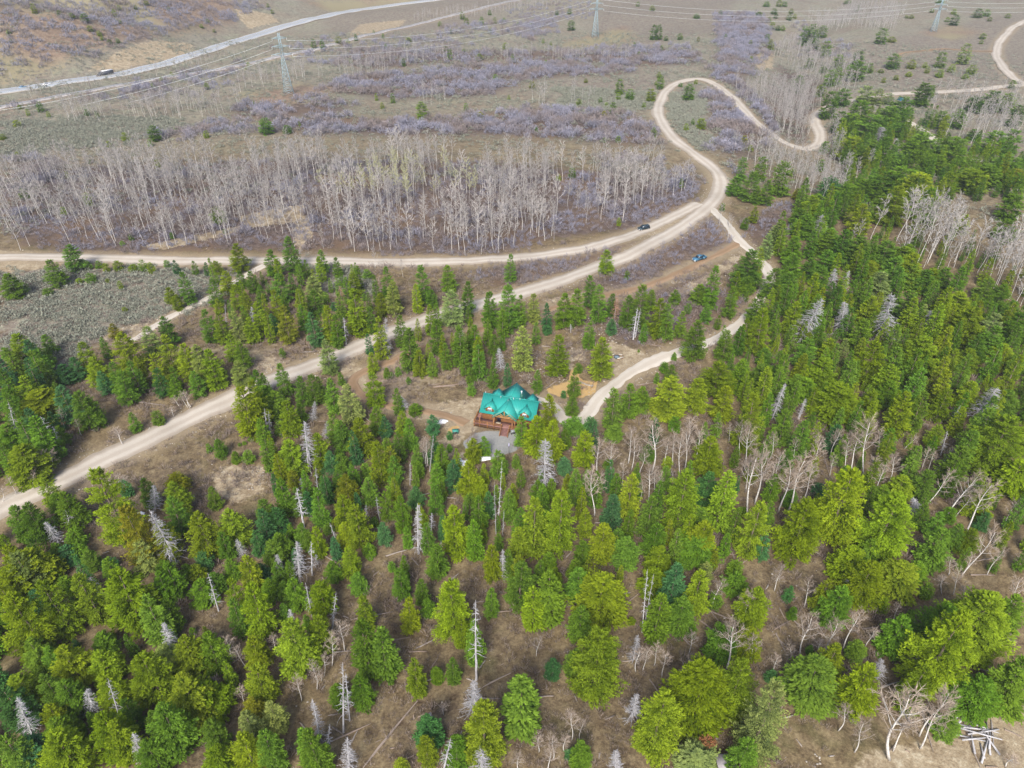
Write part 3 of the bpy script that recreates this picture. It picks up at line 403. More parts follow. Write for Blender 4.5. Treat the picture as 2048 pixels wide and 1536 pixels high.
BRUSH = [[(960, 542), (1060, 522), (1180, 500), (1290, 480), (1200, 522), (1100, 560), (1000, 580)], [(1180, 562), (1330, 482), (1420, 432), (1470, 470), (1470, 492), (1380, 520), (1260, 580)],
 [(1080, 405), (1395, 375), (1370, 440), (1280, 455), (1080, 480)], [(1480, 440), (1600, 400), (1560, 470), (1500, 490)], ASPEN_ST[0][0], [(0, 540), (150, 530), (130, 560), (0, 610)],
 [(1560, 130), (1640, 160), (1640, 300), (1500, 240)], [(1260, 690), (1420, 640), (1500, 600), (1380, 560), (1180, 640)]] + [o[0] for o in OAK_ST[:2] + OAK_ST[10:16]]
SAGE = [[(0, 548), (100, 536), (330, 530), (480, 545), (440, 600), (330, 640), (230, 660), (130, 740), (0, 690)], [(1740, 85), (2080, 15), (2080, 182), (1800, 182), (1740, 160), (1700, 130)],
 [(1330, 180), (1400, 165), (1420, 260), (1430, 300), (1370, 290), (1330, 250)], [(600, 500), (720, 540), (760, 600), (640, 590)], [(1100, 160), (1330, 150), (1310, 220), (1120, 215)], [(0, 245), (300, 235), (420, 250), (250, 285), (0, 320)], [(1200, 0), (1480, -20), (1440, 60), (1300, 95), (1180, 60)], [(640, 30), (900, 0), (1050, 0), (900, 60), (700, 90)]]
RED = [[(-300, -200), (480, -150), (470, 45), (300, 75), (130, 128), (0, 168), (-300, 200)], [(480, 188), (600, 166), (660, 176), (620, 206), (520, 216)], [(1130, 82), (1250, 52), (1275, 80), (1220, 92), (1120, 96)], [(1840, 66), (1900, 48), (1960, 64), (1900, 80)], [(0, 208), (100, 190), (120, 196), (0, 226)], [(600, 0), (860, -60), (830, 4), (700, 26)], [(330, 700), (520, 690), (600, 700), (560, 720)], [(760, 700), (860, 700), (900, 740), (820, 790), (740, 780)]]

def ground():
    th = np.concatenate([np.linspace(-180, -62, 50)[:-1], np.linspace(-62, 62, 640), np.linspace(62, 180, 50)[1:]])
    rr = [8.0]
    while rr[-1] < 1500: rr.append(rr[-1] * 1.0075 + .12)
    while rr[-1] < 9000: rr.append(rr[-1] * 1.06)
    rr = np.array(rr); T, Rr = np.meshgrid(np.radians(th), rr)
    x = (Rr * np.sin(T)).ravel(); y = (Rr * np.cos(T)).ravel()
    z = ter(x, y); n, m = len(rr), len(th)
    V = np.stack([x, y, z], 1)
    V = np.vstack([V, [[0, 0, float(ter(np.array([0.]), np.array([0.]))[0])]]])
    i, j = np.meshgrid(np.arange(n - 1), np.arange(m - 1), indexing='ij')
    a = (i * m + j).ravel()
    Q = np.stack([a, a + 1, a + m + 1, a + m], 1)[:, ::-1]
    jj = np.arange(m - 1); Tt = np.stack([np.full(m - 1, n * m), jj, jj + 1], 1)[:, ::-1]
    P = V[:, :2]; sel = np.where((V[:, 1] > 5) & (np.abs(V[:, 0]) < 1300) & (V[:, 1] < 2200))[0]; Ps = P[sel]
    at = {}
    d = np.full(len(sel), 99.0)
    for k, (L, w) in ROAD_W.items():
        d = np.minimum(d, seg_dist(Ps, L[::3]) - w)
    d = np.minimum(d, seg_dist(Ps, HWL) - 7.5); d = np.minimum(d, seg_dist(Ps, RAL) - 5)
    r = np.full(len(V), 30.0); r[sel] = np.clip(d, -5, 30); at['rd'] = ('POINT', r)
    def zone(name, polys, soft):
        w = np.zeros(len(V)); 
        for p in polys:
            q = U([(max(-300, min(2350, a_)), max(-40, min(1600, b_))) for a_, b_ in p])[:, :2]
            lo, hi = q.min(0) - 30, q.max(0) + 30
            s = sel[(Ps[:, 0] > lo[0]) & (Ps[:, 0] < hi[0]) & (Ps[:, 1] > lo[1]) & (Ps[:, 1] < hi[1])]
            if not len(s): continue
            sd = poly_sdf(P[s], q); s_ = soft * (1 if np.linalg.norm(q.mean(0)) < 330 else 2.5)
            w[s] = np.maximum(w[s], np.clip(.5 - sd / (2 * s_), 0, 1))
        at[name] = ('POINT', w)
    zone('pale', PALE, 1.6); zone('sand', SAND, .5); zone('apron', APRON, .7); zone('brush', BRUSH, 9); zone('sage', SAGE, 9); zone('red', RED, 10)
    f = np.clip((np.hypot(V[:, 0], V[:, 1]) - 300) / 220, 0, 1); at['far'] = ('POINT', f)
    return V, [Q, Tt], at

def ground_mat():
    m, nt, b = newmat('ground_soil'); P = geo(nt); L = nt.links
    n1 = noise(nt, .035, 6, .62, P); n2 = noise(nt, .35, 6, .68, P); n3 = noise(nt, 2.2, 5, .7, P); n4 = noise(nt, .012, 3, .5, P)
    n5 = noise(nt, .9, 4, .75, P); grain = mth(nt, 'ADD', mth(nt, 'ADD', mth(nt, 'MULTIPLY', n2, .45), mth(nt, 'MULTIPLY', n3, .35)), mth(nt, 'MULTIPLY', n5, .2))
    grain = mth(nt, 'ADD', mth(nt, 'MULTIPLY', mth(nt, 'SUBTRACT', grain, .5), 1.45), .5)
    floor = ramp(nt, grain, [(.32, (.065, .044, .036)), (.45, (.140, .103, .074)), (.55, (.215, .165, .113)), (.68, (.35, .28, .185))])
    straw = ramp(nt, grain, [(.33, (.09, .062, .040)), (.5, (.21, .155, .095)), (.66, (.34, .265, .165))])
    c = mix(nt, ramp(nt, n1, [(.36, (0, 0, 0)), (.56, (1, 1, 1))]), floor, straw)
    c = mix(nt, mth(nt, 'MULTIPLY', ramp(nt, noise(nt, .09, 4, .6, P), [(.55, (0, 0, 0)), (.72, (1, 1, 1))]), .5), c, (.085, .10, .035))
    mead = ramp(nt, grain, [(.33, (.14, .12, .11)), (.47, (.25, .225, .195)), (.56, (.31, .295, .245)), (.68, (.41, .39, .335))])
    mead = mix(nt, mth(nt, 'MULTIPLY', ramp(nt, n1, [(.42, (0, 0, 0)), (.66, (1, 1, 1))]), .7), mead, ramp(nt, grain, [(.33, (.12, .085, .075)), (.5, (.235, .18, .155)), (.66, (.33, .275, .235))]))
    mead = mix(nt, mth(nt, 'MULTIPLY', ramp(nt, noise(nt, .06, 5, .6, P), [(.52, (0, 0, 0)), (.66, (1, 1, 1))]), .6), mead, ramp(nt, grain, [(.36, (.13, .13, .10)), (.5, (.26, .27, .20)), (.62, (.36, .37, .29))]))
    c = mix(nt, mth(nt, 'MULTIPLY', attr(nt, 'far'), .9), c, mead)
    brush = ramp(nt, grain, [(.34, (.05, .035, .035)), (.48, (.115, .083, .083)), (.58, (.165, .125, .12)), (.7, (.26, .21, .19))])
    brd = mix(nt, ramp(nt, n1, [(.45, (0, 0, 0)), (.65, (1, 1, 1))]), brush, (.175, .115, .085))
    wob = mth(nt, 'MULTIPLY', mth(nt, 'SUBTRACT', n2, .5), 1.6)
    def z(name, k=1.0):
        return mth(nt, 'MULTIPLY', ramp(nt, mth(nt, 'ADD', attr(nt, name), mth(nt, 'MULTIPLY', wob, k)), [(.38, (0, 0, 0)), (.62, (1, 1, 1))]), 1.0)
    c = mix(nt, mth(nt, 'MULTIPLY', z('brush', 1.0), .9), c, brd)
    sage = ramp(nt, grain, [(.34, (.12, .09, .08)), (.47, (.22, .18, .16)), (.55, (.27, .235, .20)), (.64, (.33, .33, .265))])
    c = mix(nt, z('sage', .8), c, sage)
    red = ramp(nt, grain, [(.34, (.13, .09, .07)), (.5, (.26, .185, .145)), (.66, (.38, .30, .25))])
    red = mix(nt, ramp(nt, n4, [(.45, (0, 0, 0)), (.6, (1, 1, 1))]), red, mix(nt, n3, (.20, .19, .10), (.40, .33, .25)))
    c = mix(nt, z('red', .8), c, red)
    pale = ramp(nt, grain, [(.33, (.20, .145, .10)), (.46, (.34, .265, .19)), (.56, (.44, .36, .27)), (.68, (.60, .53, .44))])
    c = mix(nt, mth(nt, 'MULTIPLY', z('pale', .9), .92), c, pale)
    sh = mth(nt, 'ADD', attr(nt, 'rd'), mth(nt, 'MULTIPLY', mth(nt, 'SUBTRACT', n2, .5), 8.0))
    shw = ramp(nt, mth(nt, 'DIVIDE', sh, 4.5), [(0, (1, 1, 1)), (.25, (.75, .75, .75)), (.9, (0, 0, 0))])
    c = mix(nt, mth(nt, 'MULTIPLY', shw, .8), c, mix(nt, grain, (.22, .16, .11), (.50, .41, .31)))
    c = mix(nt, z('sand', .2), c, mix(nt, n3, (.42, .27, .12), (.62, .43, .22)))
    c = mix(nt, z('apron', .25), c, mix(nt, n3, (.24, .24, .255), (.40, .40, .42)))
    c = mix(nt, 1.0, c, (.70, .70, .63), 'MULTIPLY')
    L.new(c, b.inputs['Base Color']); b.inputs['Roughness'].default_value = .95; b.inputs['Specular IOR Level'].default_value = .05
    bp = nt.nodes.new('ShaderNodeBump'); bp.inputs['Strength'].default_value = .8; bp.inputs['Distance'].default_value = .35
    L.new(grain, bp.inputs['Height']); L.new(bp.outputs[0], b.inputs['Normal'])
    return m
V_, F_, A_ = ground()
gr = link('ground', mesh_np('ground', V_, F_, [ground_mat()], True, attrs=A_)); tag(gr, kind='structure')

def road_mat(name, edge, mid, track, ruts=2):
    m, nt, b = newmat(name); P = geo(nt)
    u = attr(nt, 'across'); n2 = noise(nt, .5, 5, .65, P); n3 = noise(nt, 3.0, 4, .7, P)
    au = mth(nt, 'ABSOLUTE', mth(nt, 'ADD', u, mth(nt, 'MULTIPLY', mth(nt, 'SUBTRACT', n2, .5), .35)))
    c = mix(nt, ramp(nt, au, [(.55, (0, 0, 0)), (.98, (1, 1, 1))]), mid, edge)
    t = mth(nt, 'SINE', mth(nt, 'MULTIPLY', mth(nt, 'ADD', u, mth(nt, 'MULTIPLY', mth(nt, 'SUBTRACT', n2, .5), .18)), 3.14159 * ruts * .62))
    t = mth(nt, 'ABSOLUTE', t)
    c = mix(nt, mth(nt, 'MULTIPLY', ramp(nt, t, [(.45, (0, 0, 0)), (.95, (1, 1, 1))]), mth(nt, 'ADD', .25, mth(nt, 'MULTIPLY', noise(nt, .15, 3, .6, P), .8))), c, track)
    c = mix(nt, mth(nt, 'MULTIPLY', ramp(nt, noise(nt, .07, 4, .6, P), [(.45, (0, 0, 0)), (.65, (1, 1, 1))]), .35), c, edge)
    c = mix(nt, mth(nt, 'MULTIPLY', ramp(nt, n3, [(.40, (1, 1, 1)), (.56, (0, 0, 0))]), .10), c, tuple(k * .6 for k in edge))
    nt.links.new(c, b.inputs['Base Color']); b.inputs['Roughness'].default_value = .95; b.inputs['Specular IOR Level'].default_value = .05
    return m
def strip(name, L, w, mat, lift=.09, dip=.12, wob=.55, nx=9, flat=False, kind='structure'):
    L = np.asarray(L)[:, :2]; T = np.gradient(L, axis=0); T /= np.linalg.norm(T, axis=1)[:, None] + 1e-9
    Nn = np.stack([-T[:, 1], T[:, 0]], 1); k = len(L); u = np.linspace(-1, 1, nx)
    r = np.random.default_rng(len(name)); s = np.arange(k)
    def w1(p): return wob * (np.sin(s * .31 + p) * .5 + np.sin(s * .13 + 2 * p) + r.normal(0, .35, k))
    wl, wr = w + w1(1.0), w + w1(2.3)
    off = np.where(u[None] < 0, u[None] * wl[:, None], u[None] * wr[:, None])
    X = L[:, None, 0] + Nn[:, None, 0] * off; Y = L[:, None, 1] + Nn[:, None, 1] * off
    Z = ter(X, Y); zc = Z[:, nx // 2][:, None]
    if flat: Z = zc * .8 + Z * .2
    dist = np.hypot(X, Y)
    Z = Z + lift + dist * .0007 - (np.abs(u[None]) ** 4) * dip
    V = np.stack([X, Y, Z], 2).reshape(-1, 3)
    i, j = np.meshgrid(np.arange(k - 1), np.arange(nx - 1), indexing='ij'); a = (i * nx + j).ravel()
    Q = np.stack([a, a + 1, a + nx + 1, a + nx], 1)[:, ::-1]
    o = link(name, mesh_np(name, V, Q, [mat], True, attrs={'across': ('POINT', np.tile(u, k)), 'along': ('POINT', np.repeat(np.arange(k), nx))}))
    if kind: tag(o, kind=kind)
    return o
gm = road_mat('gravel_surface', (.25, .21, .165), (.36, .315, .26), (.45, .405, .345))
dm = road_mat('driveway_gravel', (.31, .265, .21), (.41, .365, .305), (.50, .46, .40), 1)
tm = road_mat('dirt_surface', (.17, .115, .07), (.22, .145, .085), (.28, .195, .125), 1)
for k, (L, w) in ROAD_W.items():
    strip(k, L, w, {'dirt_track': tm, 'driveway': dm, 'side_track': dm, 'forest_road': dm, 'field_track': tm}.get(k, gm), dip=.2, lift={'dirt_track': .07, 'driveway': .105, 'upper_road': .08, 'side_track': .085, 'field_track': .06, 'meadow_road': .11}.get(k, .125))
def hwy_mat():
    m, nt, b = newmat('highway_asphalt'); P = geo(nt); u = attr(nt, 'across'); au = mth(nt, 'ABSOLUTE', u)
    c = mix(nt, noise(nt, .8, 4, .6, P), (.20, .215, .24), (.28, .295, .32))
    c = mix(nt, ramp(nt, au, [(.80, (0, 0, 0)), (.9, (1, 1, 1))]), c, (.42, .39, .34))
    for p, wd, cc in ((.66, .022, (.75, .75, .72)), (.0, .022, (.62, .5, .18)), (.33, .012, (.7, .7, .7))):
        k = mth(nt, 'LESS_THAN', mth(nt, 'ABSOLUTE', mth(nt, 'SUBTRACT', au, p)), wd); c = mix(nt, k, c, cc)
    nt.links.new(c, b.inputs['Base Color']); b.inputs['Roughness'].default_value = .7
    return m
strip('highway', HWL, 8.5, hwy_mat(), lift=.3, dip=.5, wob=.05, nx=13, flat=True)
bal = plain('ballast', (.34, .31, .29), .95, var=.25, scale=.6)
strip('railway_bed', RAL, 3.6, bal, lift=.25, dip=.5, wob=.2, nx=7)
rb = MB()
LR = RAL[:, :2]; TT = np.gradient(LR, axis=0); TT /= np.linalg.norm(TT, axis=1)[:, None]; NN = np.stack([-TT[:, 1], TT[:, 0]], 1)
for sgn in (-.75, .75):
    q = LR + NN * sgn; zz = ter(LR[:, 0], LR[:, 1]) + .62 + .0007 * np.hypot(LR[:, 0], LR[:, 1])
    rb.tube(np.column_stack([q, zz]), .13, 4)
ro = rb.build('railway_track', plain('rail_steel', (.42, .44, .48), .4, .4)); tag(ro, 'pair of steel rails running below the highway on pale ballast', 'railway')
# ------------------------------------------------------------------ plant materials
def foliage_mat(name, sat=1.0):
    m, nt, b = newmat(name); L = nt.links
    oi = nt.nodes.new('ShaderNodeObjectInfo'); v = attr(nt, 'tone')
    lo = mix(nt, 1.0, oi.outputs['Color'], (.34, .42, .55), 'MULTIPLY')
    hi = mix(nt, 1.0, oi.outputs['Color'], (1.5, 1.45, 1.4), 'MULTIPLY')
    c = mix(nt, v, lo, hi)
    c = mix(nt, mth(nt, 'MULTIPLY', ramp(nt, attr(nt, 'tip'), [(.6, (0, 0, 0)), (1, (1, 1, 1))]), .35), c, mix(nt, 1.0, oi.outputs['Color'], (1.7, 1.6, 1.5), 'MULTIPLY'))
    d = nt.nodes.new('ShaderNodeBsdfDiffuse'); t = nt.nodes.new('ShaderNodeBsdfTranslucent'); s = nt.nodes.new('ShaderNodeMixShader')
    s.inputs[0].default_value = .25
    L.new(c, d.inputs[0]); L.new(c, t.inputs[0]); L.new(d.outputs[0], s.inputs[1]); L.new(t.outputs[0], s.inputs[2])
    L.new(s.outputs[0], nt.nodes['Material Output'].inputs[0]); nt.nodes.remove(b)
    return m
def twig_mat(name, a, b_, rnd=.3, big=None):
    m, nt, b = newmat(name)
    oi = nt.nodes.new('ShaderNodeObjectInfo')
    f = noise(nt, .9, 4, .6, objc(nt))
    c = ramp(nt, f, [(.35, a), (.65, b_)])
    if big: c = mix(nt, ramp(nt, noise(nt, .045, 4, .6, geo(nt)), [(.44, (0, 0, 0)), (.60, (1, 1, 1))]), c, mix(nt, f, tuple(q * .7 for q in big), big))
    k = mth(nt, 'ADD', mth(nt, 'MULTIPLY', oi.outputs['Random'], rnd * 2), 1 - rnd)
    hs = nt.nodes.new('ShaderNodeHueSaturation'); nt.links.new(c, hs.inputs['Color']); nt.links.new(k, hs.inputs['Value'])
    nt.links.new(hs.outputs[0], b.inputs['Base Color']); b.inputs['Roughness'].default_value = .9; b.inputs['Specular IOR Level'].default_value = .1
    return m
MF = foliage_mat('needles')
MT = twig_mat('conifer_bark', (.10, .075, .058), (.20, .16, .13))
MSN = twig_mat('dead_wood', (.27, .26, .265), (.46, .45, .46), .2)
MSR = twig_mat('rusty_needles', (.25, .13, .08), (.40, .25, .17), .1)
MAT_ = twig_mat('aspen_twigs', (.25, .195, .15), (.39, .325, .265), .2)
MATG = twig_mat('budding_twigs', (.34, .34, .17), (.46, .45, .28), .15)
MATF = twig_mat('far_aspen_twigs', (.29, .265, .245), (.41, .385, .365), .2)
MOK = twig_mat('oak_twigs', (.155, .153, .20), (.28, .277, .335), .2, (.235, .195, .185))
MBR = twig_mat('brush_twigs', (.12, .092, .08), (.27, .22, .19), .3)
MSG = twig_mat('sage_leaves', (.16, .165, .13), (.27, .28, .22), .25)
def bark_white():
    m, nt, b = newmat('aspen_bark'); tc = objc(nt)
    mp = nt.nodes.new('ShaderNodeMapping'); mp.inputs['Scale'].default_value = (1, 1, 3.5); nt.links.new(tc, mp.inputs[0])
    f = noise(nt, 1.6, 4, .7, mp.outputs[0])
    nt.links.new(ramp(nt, f, [(.30, (.12, .10, .09)), (.40, (.43, .40, .365)), (.62, (.60, .58, .55))]), b.inputs['Base Color'])
    return m
MAB = bark_white()
def log_mat():
    m, nt, b = newmat('weathered_log'); tc = objc(nt); oi = nt.nodes.new('ShaderNodeObjectInfo')
    mp = nt.nodes.new('ShaderNodeMapping'); mp.inputs['Scale'].default_value = (.6, 5, 5); nt.links.new(tc, mp.inputs[0])
    f = noise(nt, 2, 5, .7, mp.outputs[0])
    c = mix(nt, oi.outputs['Random'], ramp(nt, f, [(.35, (.12, .085, .06)), (.65, (.28, .215, .17))]), ramp(nt, f, [(.35, (.19, .165, .15)), (.65, (.38, .35, .32))]))
    nt.links.new(c, b.inputs['Base Color']); return m
MLG = log_mat()

def unit(a): return a / (np.linalg.norm(a, axis=-1, keepdims=True) + 1e-9)
def diamonds(P, D, W, Ln, nrm):
    """leaf-like diamonds: base P, direction D, widths W, lengths Ln, plane normal nrm"""
    S = unit(np.cross(D, nrm)); mid = P + D * (Ln * .45)[:, None]
    V = np.stack([P, mid + S * (W * .5)[:, None], P + D * Ln[:, None], mid - S * (W * .5)[:, None]], 1).reshape(-1, 3)
    return V, np.arange(len(V)).reshape(-1, 4)
def conifer(seed, ratio, nb, st, k, kind, cs=1.0):
    """a crown 1 m tall with crown diameter 1: scaled to size where it stands"""
    r = np.random.default_rng(seed); H = 16.0; Rm = H * ratio
    t = np.sort(r.uniform(0, 1, nb) ** 1.12)                 # 0 foot .. 1 tip
    nW = 20; t = np.clip((np.floor(t * nW) + .5 + r.normal(0, .16, nb)) / nW, 0, 1)      # boughs stand in whorls
    z = H * (.07 + .90 * t)
    egg = np.where(t > .33, np.sqrt(np.clip(1 - ((t - .33) / .70) ** 2, 0, 1)), .74 + .26 * t / .33)
    if kind == 'egg': prof = egg * .93
    elif kind == 'broad': prof = .45 * egg + .55 * np.minimum(1, .66 + 2.2 * t) * np.clip(1 - t ** 1.12, 0, 1) ** .86
    else: prof = .35 * egg + .65 * np.minimum(1, .7 + 1.6 * t) * (1 - t) ** .75
    az = np.arange(nb) * 2.39996 + r.uniform(-.5, .5, nb)
    lob = 1 + .10 * np.sin(2 * az + z * .5 + r.uniform(0, 6)) + .09 * np.sin(3 * az - z * .9 + r.uniform(0, 6)) + .06 * np.sin(z * 1.7)
    Lb = Rm * prof * lob * r.uniform(.80, 1.08, nb) + .22
    el = np.where(t > .8, .55, np.where(t > .45, .12, -.14)) + r.normal(0, .14, nb)
    if kind == 'broad': el = el + .12
    ks = []; btone = r.normal(0, .17, nb)
    for s in np.linspace(.36, 1.0, st):
        for q in range(k):
            sj = np.clip(s + r.normal(0, .07, nb), .08, 1.06)
            lat = r.uniform(-1, 1, nb) * Lb * .36 * (1.08 - .7 * sj) * (sj > .2)
            ah = az + 0
            dx, dy = np.cos(ah), np.sin(ah)
            rad = Lb * sj * np.cos(el)
            zz = z + Lb * sj * np.sin(el) - .10 * Lb * sj ** 2 + .16 * Lb * np.maximum(0, sj - .7) ** 1.0
            zz = zz - np.abs(lat) * .22 + r.normal(0, .10, nb)
            P = np.stack([dx * rad - dy * lat, dy * rad + dx * lat, zz], 1)
            sp = np.sign(lat) * r.uniform(.2, 1.0, nb)
            D = np.stack([dx - dy * sp, dy + dx * sp, r.normal(.10, .30, nb)], 1)
            nr = np.stack([r.normal(0, .5, nb) + dx * .35, r.normal(0, .5, nb) + dy * .35, np.full(nb, .9)], 1)
            ln = (.55 + .45 * r.uniform(0, 1, nb)) * (.62 + .5 * (1 - t)) * (.9 if kind != 'spire' else .8) * cs
            keep = r.uniform(0, 1, nb) < .96
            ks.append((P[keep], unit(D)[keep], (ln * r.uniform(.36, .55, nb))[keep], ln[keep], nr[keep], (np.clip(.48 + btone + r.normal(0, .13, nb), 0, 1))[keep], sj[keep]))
    # leader
    nl = 40; zt = H * (.90 + .10 * r.uniform(0, 1, nl)); a = r.uniform(0, 6.28, nl)
    D = np.stack([np.cos(a) * .6, np.sin(a) * .6, r.uniform(.4, 1.2, nl)], 1); P = np.stack([0 * a, 0 * a, zt - .3], 1)
    ln = r.uniform(.4, .75, nl); ks.append((P, unit(D), ln * .45, ln, np.stack([np.cos(a), np.sin(a), a * 0 + .6], 1), r.uniform(.3, .8, nl), np.ones(nl)))
    P, D, W, Ln, nr, tone, tip = [np.concatenate(x) for x in zip(*ks)]
    V, F = diamonds(P, D, W, Ln, nr)
    V[:, :2] /= 2 * Rm * 1.0; V[:, 2] /= H
    return V, F, tone, tip
def crown_mesh(name, *a):
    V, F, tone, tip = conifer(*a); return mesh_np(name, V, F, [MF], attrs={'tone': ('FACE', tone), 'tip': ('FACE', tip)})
CROWN = {'broad': [crown_mesh('broad_crown', 100 + i, .25 + .02 * (i % 3), 110, 9, 10, 'broad', .74) for i in range(8)],
         'big': [crown_mesh('big_crown', 150 + i, .27 + .02 * (i % 3), 130, 12, 11, 'broad', .56) for i in range(5)],
         'spire': [crown_mesh('spire_crown', 200 + i, .16 + .015 * (i % 3), 120, 6, 6, 'spire', .9) for i in range(7)],
         'round': [crown_mesh('round_crown', 300 + i, .33, 80, 5, 6, 'egg', 1.75) for i in range(4)],
         'far': [crown_mesh('far_crown', 400 + i, .24, 80, 5, 6, 'egg', 1.5) for i in range(5)]}
def trunk_mesh(seed):
    r = np.random.default_rng(seed); m = MB(); zs = np.linspace(0, .93, 7)
    m.tube(np.column_stack([r.normal(0, .003, 7), r.normal(0, .003, 7), zs - .02]), np.linspace(.017, .004, 7), 6)
    for i in range(10):                                  # dead stubs low on the trunk
        a = r.uniform(0, 6.28); z = r.uniform(.05, .35); l = r.uniform(.05, .10)
        m.tube([(0, 0, z), (math.cos(a) * l, math.sin(a) * l, z - .012)], [.004, .0015], 3, False)
    return m.data('conifer_trunk', MT, True)
TRUNKS = [trunk_mesh(i) for i in range(3)]

def aspen(seed, nbr, nsub, ntw, tw, hfrac=.5, sides=3):
    """returns trunk MB and crown MB, 14 m tall"""
    r = np.random.default_rng(seed); H = 14.0; t = MB(); c = MB()
    zs = np.linspace(0, .94, 9) * H; ph = r.uniform(0, 6.28, 2); am = r.uniform(.1, .4)
    cx = am * np.sin(zs * .42 + ph[0]) - am * math.sin(ph[0]); cy = am * np.cos(zs * .36 + ph[1]) - am * math.cos(ph[1])
    T = np.column_stack([cx, cy, zs - .1]); rad = np.linspace(.175, .035, 9) * (1 if sides > 3 else .62)
    t.tube(T, rad, 6 if sides > 3 else 4)
    def at(z): return np.array([np.interp(z, zs, cx), np.interp(z, zs, cy), z])
    for i in range(nbr):
        f = (i + r.uniform(0, .8)) / nbr; z = H * (hfrac + (.93 - hfrac) * f); a = i * 2.4 + r.uniform(-.4, .4)
        Lb = (3.0 - 1.4 * f) * r.uniform(.7, 1.2); e = r.uniform(.45, .9) + .25 * f
        d = np.array([math.cos(a) * math.cos(e), math.sin(a) * math.cos(e), math.sin(e)])
        p0 = at(z); p1 = p0 + d * Lb * .5; p2 = p0 + d * Lb + np.array([0, 0, .15 * Lb]) + r.normal(0, .12, 3)
        bt = t if Lb > 2.2 and sides > 3 else c
        bt.tube([p0, p1, p2], [.055 - .02 * f, .035, .016], 3, False)
        for j in range(nsub):
            s = r.uniform(.3, 1); q = p0 + (p2 - p0) * s; d2 = unit(d + r.normal(0, .55, 3) + np.array([0, 0, .15])); l2 = r.uniform(.6, 1.2) * (1.15 - .4 * f)
            q2 = q + d2 * l2; c.tube([q, q2], [tw * 1.3, tw * .7], 3, False)
            for k in range(ntw):
                s3 = r.uniform(.25, 1); q3 = q + (q2 - q) * s3; d3 = unit(d2 + r.normal(0, .6, 3)); c.tube([q3, q3 + d3 * r.uniform(.35, .7)], [tw * .8, tw * .4], 3, False)
    return t, c
ASPM = [(lambda tc: (tc[0].data('aspen_trunk', MAB, True), tc[1].data('aspen_crown', MAT_)))(aspen(500 + i, 17, 7, 5, .024, .45, 6)) for i in range(7)]
def both(tc, name, mt):
    t, c = tc; V = np.vstack([np.vstack(t.v), np.vstack(c.v)]); Q = np.vstack(t.q + [q + t.n for q in c.q]); mi = np.concatenate([np.zeros(sum(len(q) for q in t.q)), np.ones(sum(len(q) for q in c.q))])
    return V, Q, mi
ASPF = []
for i in range(6):
    V, Q, mi = both(aspen(600 + i, 14, 5, 2, .052, .40), 'x', None); ASPF.append((V, Q, mi, mesh_np('far_aspen', V, Q, [MAB, MATF], mi=mi)))

def snag(seed, bushy):
    r = np.random.default_rng(seed); H = 14.0; m = MB(); t = MB()
    zs = np.linspace(0, H, 9); bx = r.normal(0, .05, 9).cumsum() * .5
    t.tube(np.column_stack([bx, bx * .4, zs - .1]), np.linspace(.20, .03, 9), 6)
    nb = 150 if bushy else 40; Rm = 2.6 if bushy else 1.5
    for i in range(nb):
        f = r.uniform(0, 1) ** .8; z = H * (.08 + .88 * f) if bushy else H * (.2 + .76 * f); a = i * 2.4 + r.uniform(-.4, .4)
        L = Rm * ((1 - f) ** .8 * .9 + .14) * r.uniform(.6, 1.15); x0 = np.interp(z, zs, bx); p0 = np.array([x0, x0 * .4, z])
        d = np.array([math.cos(a), math.sin(a), .1]); p1 = p0 + d * L * .5; p2 = p0 + d * L + np.array([0, 0, -.25 * L + .25 * L * (f > .75)])
        m.tube([p0, p1, p2], [.06, .042, .018], 3, False)
        for j in range(6 if bushy else 2):
            s = r.uniform(.3, 1); q = p0 + (p1 - p0) * min(1, s * 2) if s < .5 else p1 + (p2 - p1) * (s * 2 - 1)
            d2 = unit(d + r.normal(0, .7, 3) + np.array([0, 0, -.35])); m.tube([q, q + d2 * r.uniform(.3, .8) * (1 - .5 * f)], [.028, .012], 3, False)
    s = 1 / H; 
    return t, m
SNM = {}
for k, bu in (('w', True), ('s', False), ('r', True)):
    L = []
    for i in range(4 if k != 'r' else 2):
        t, m = snag(700 + i + 10 * bu, bu); (m.add(np.vstack(t.v), np.vstack(t.q)) if k == 's' else 0); L.append((t.data('snag_trunk', MSN, True), m.data('snag_branches', MSR if k == 'r' else MSN)))
    SNM[k] = L
def dome(seed, n, Rr, H, ln, wd, stems=14, up=.5):
    """rounded clump of bare twigs"""
    r = np.random.default_rng(seed); a = r.uniform(0, 6.283, n); u = r.uniform(0, 1, n); sh = r.uniform(.25, 1, n) ** .5
    e = np.arcsin(u); P = np.stack([np.cos(a) * np.cos(e) * Rr * sh, np.sin(a) * np.cos(e) * Rr * sh, np.sin(e) * H * sh * .85 + .05], 1)
    P *= (1 + .18 * np.sin(3 * a + r.uniform(0, 6)))[:, None] ** np.array([[1, 1, .6]])
    D = unit(np.stack([np.cos(a) * np.cos(e), np.sin(a) * np.cos(e), np.sin(e) + up], 1) + r.normal(0, .35, (n, 3)))
    V, F = diamonds(P, D, wd * r.uniform(.6, 1.3, n), ln * r.uniform(.6, 1.3, n), r.normal(0, 1, (n, 3)))
    if stems:
        a = r.uniform(0, 6.283, stems); q = r.uniform(.2, .8, stems); D2 = np.stack([np.cos(a) * q * Rr, np.sin(a) * q * Rr, np.full(stems, H * .8)], 1); l2 = np.linalg.norm(D2, axis=1)
        V2, F2 = diamonds(np.zeros((stems, 3)), unit(D2), np.full(stems, wd * 1.1), l2, r.normal(0, 1, (stems, 3))); F = np.vstack([F, F2 + len(V)]); V = np.vstack([V, V2])
    return V, F
OAKP = [dome(800 + i, 250, 2.0, 2.6, .75, .13) for i in range(5)]
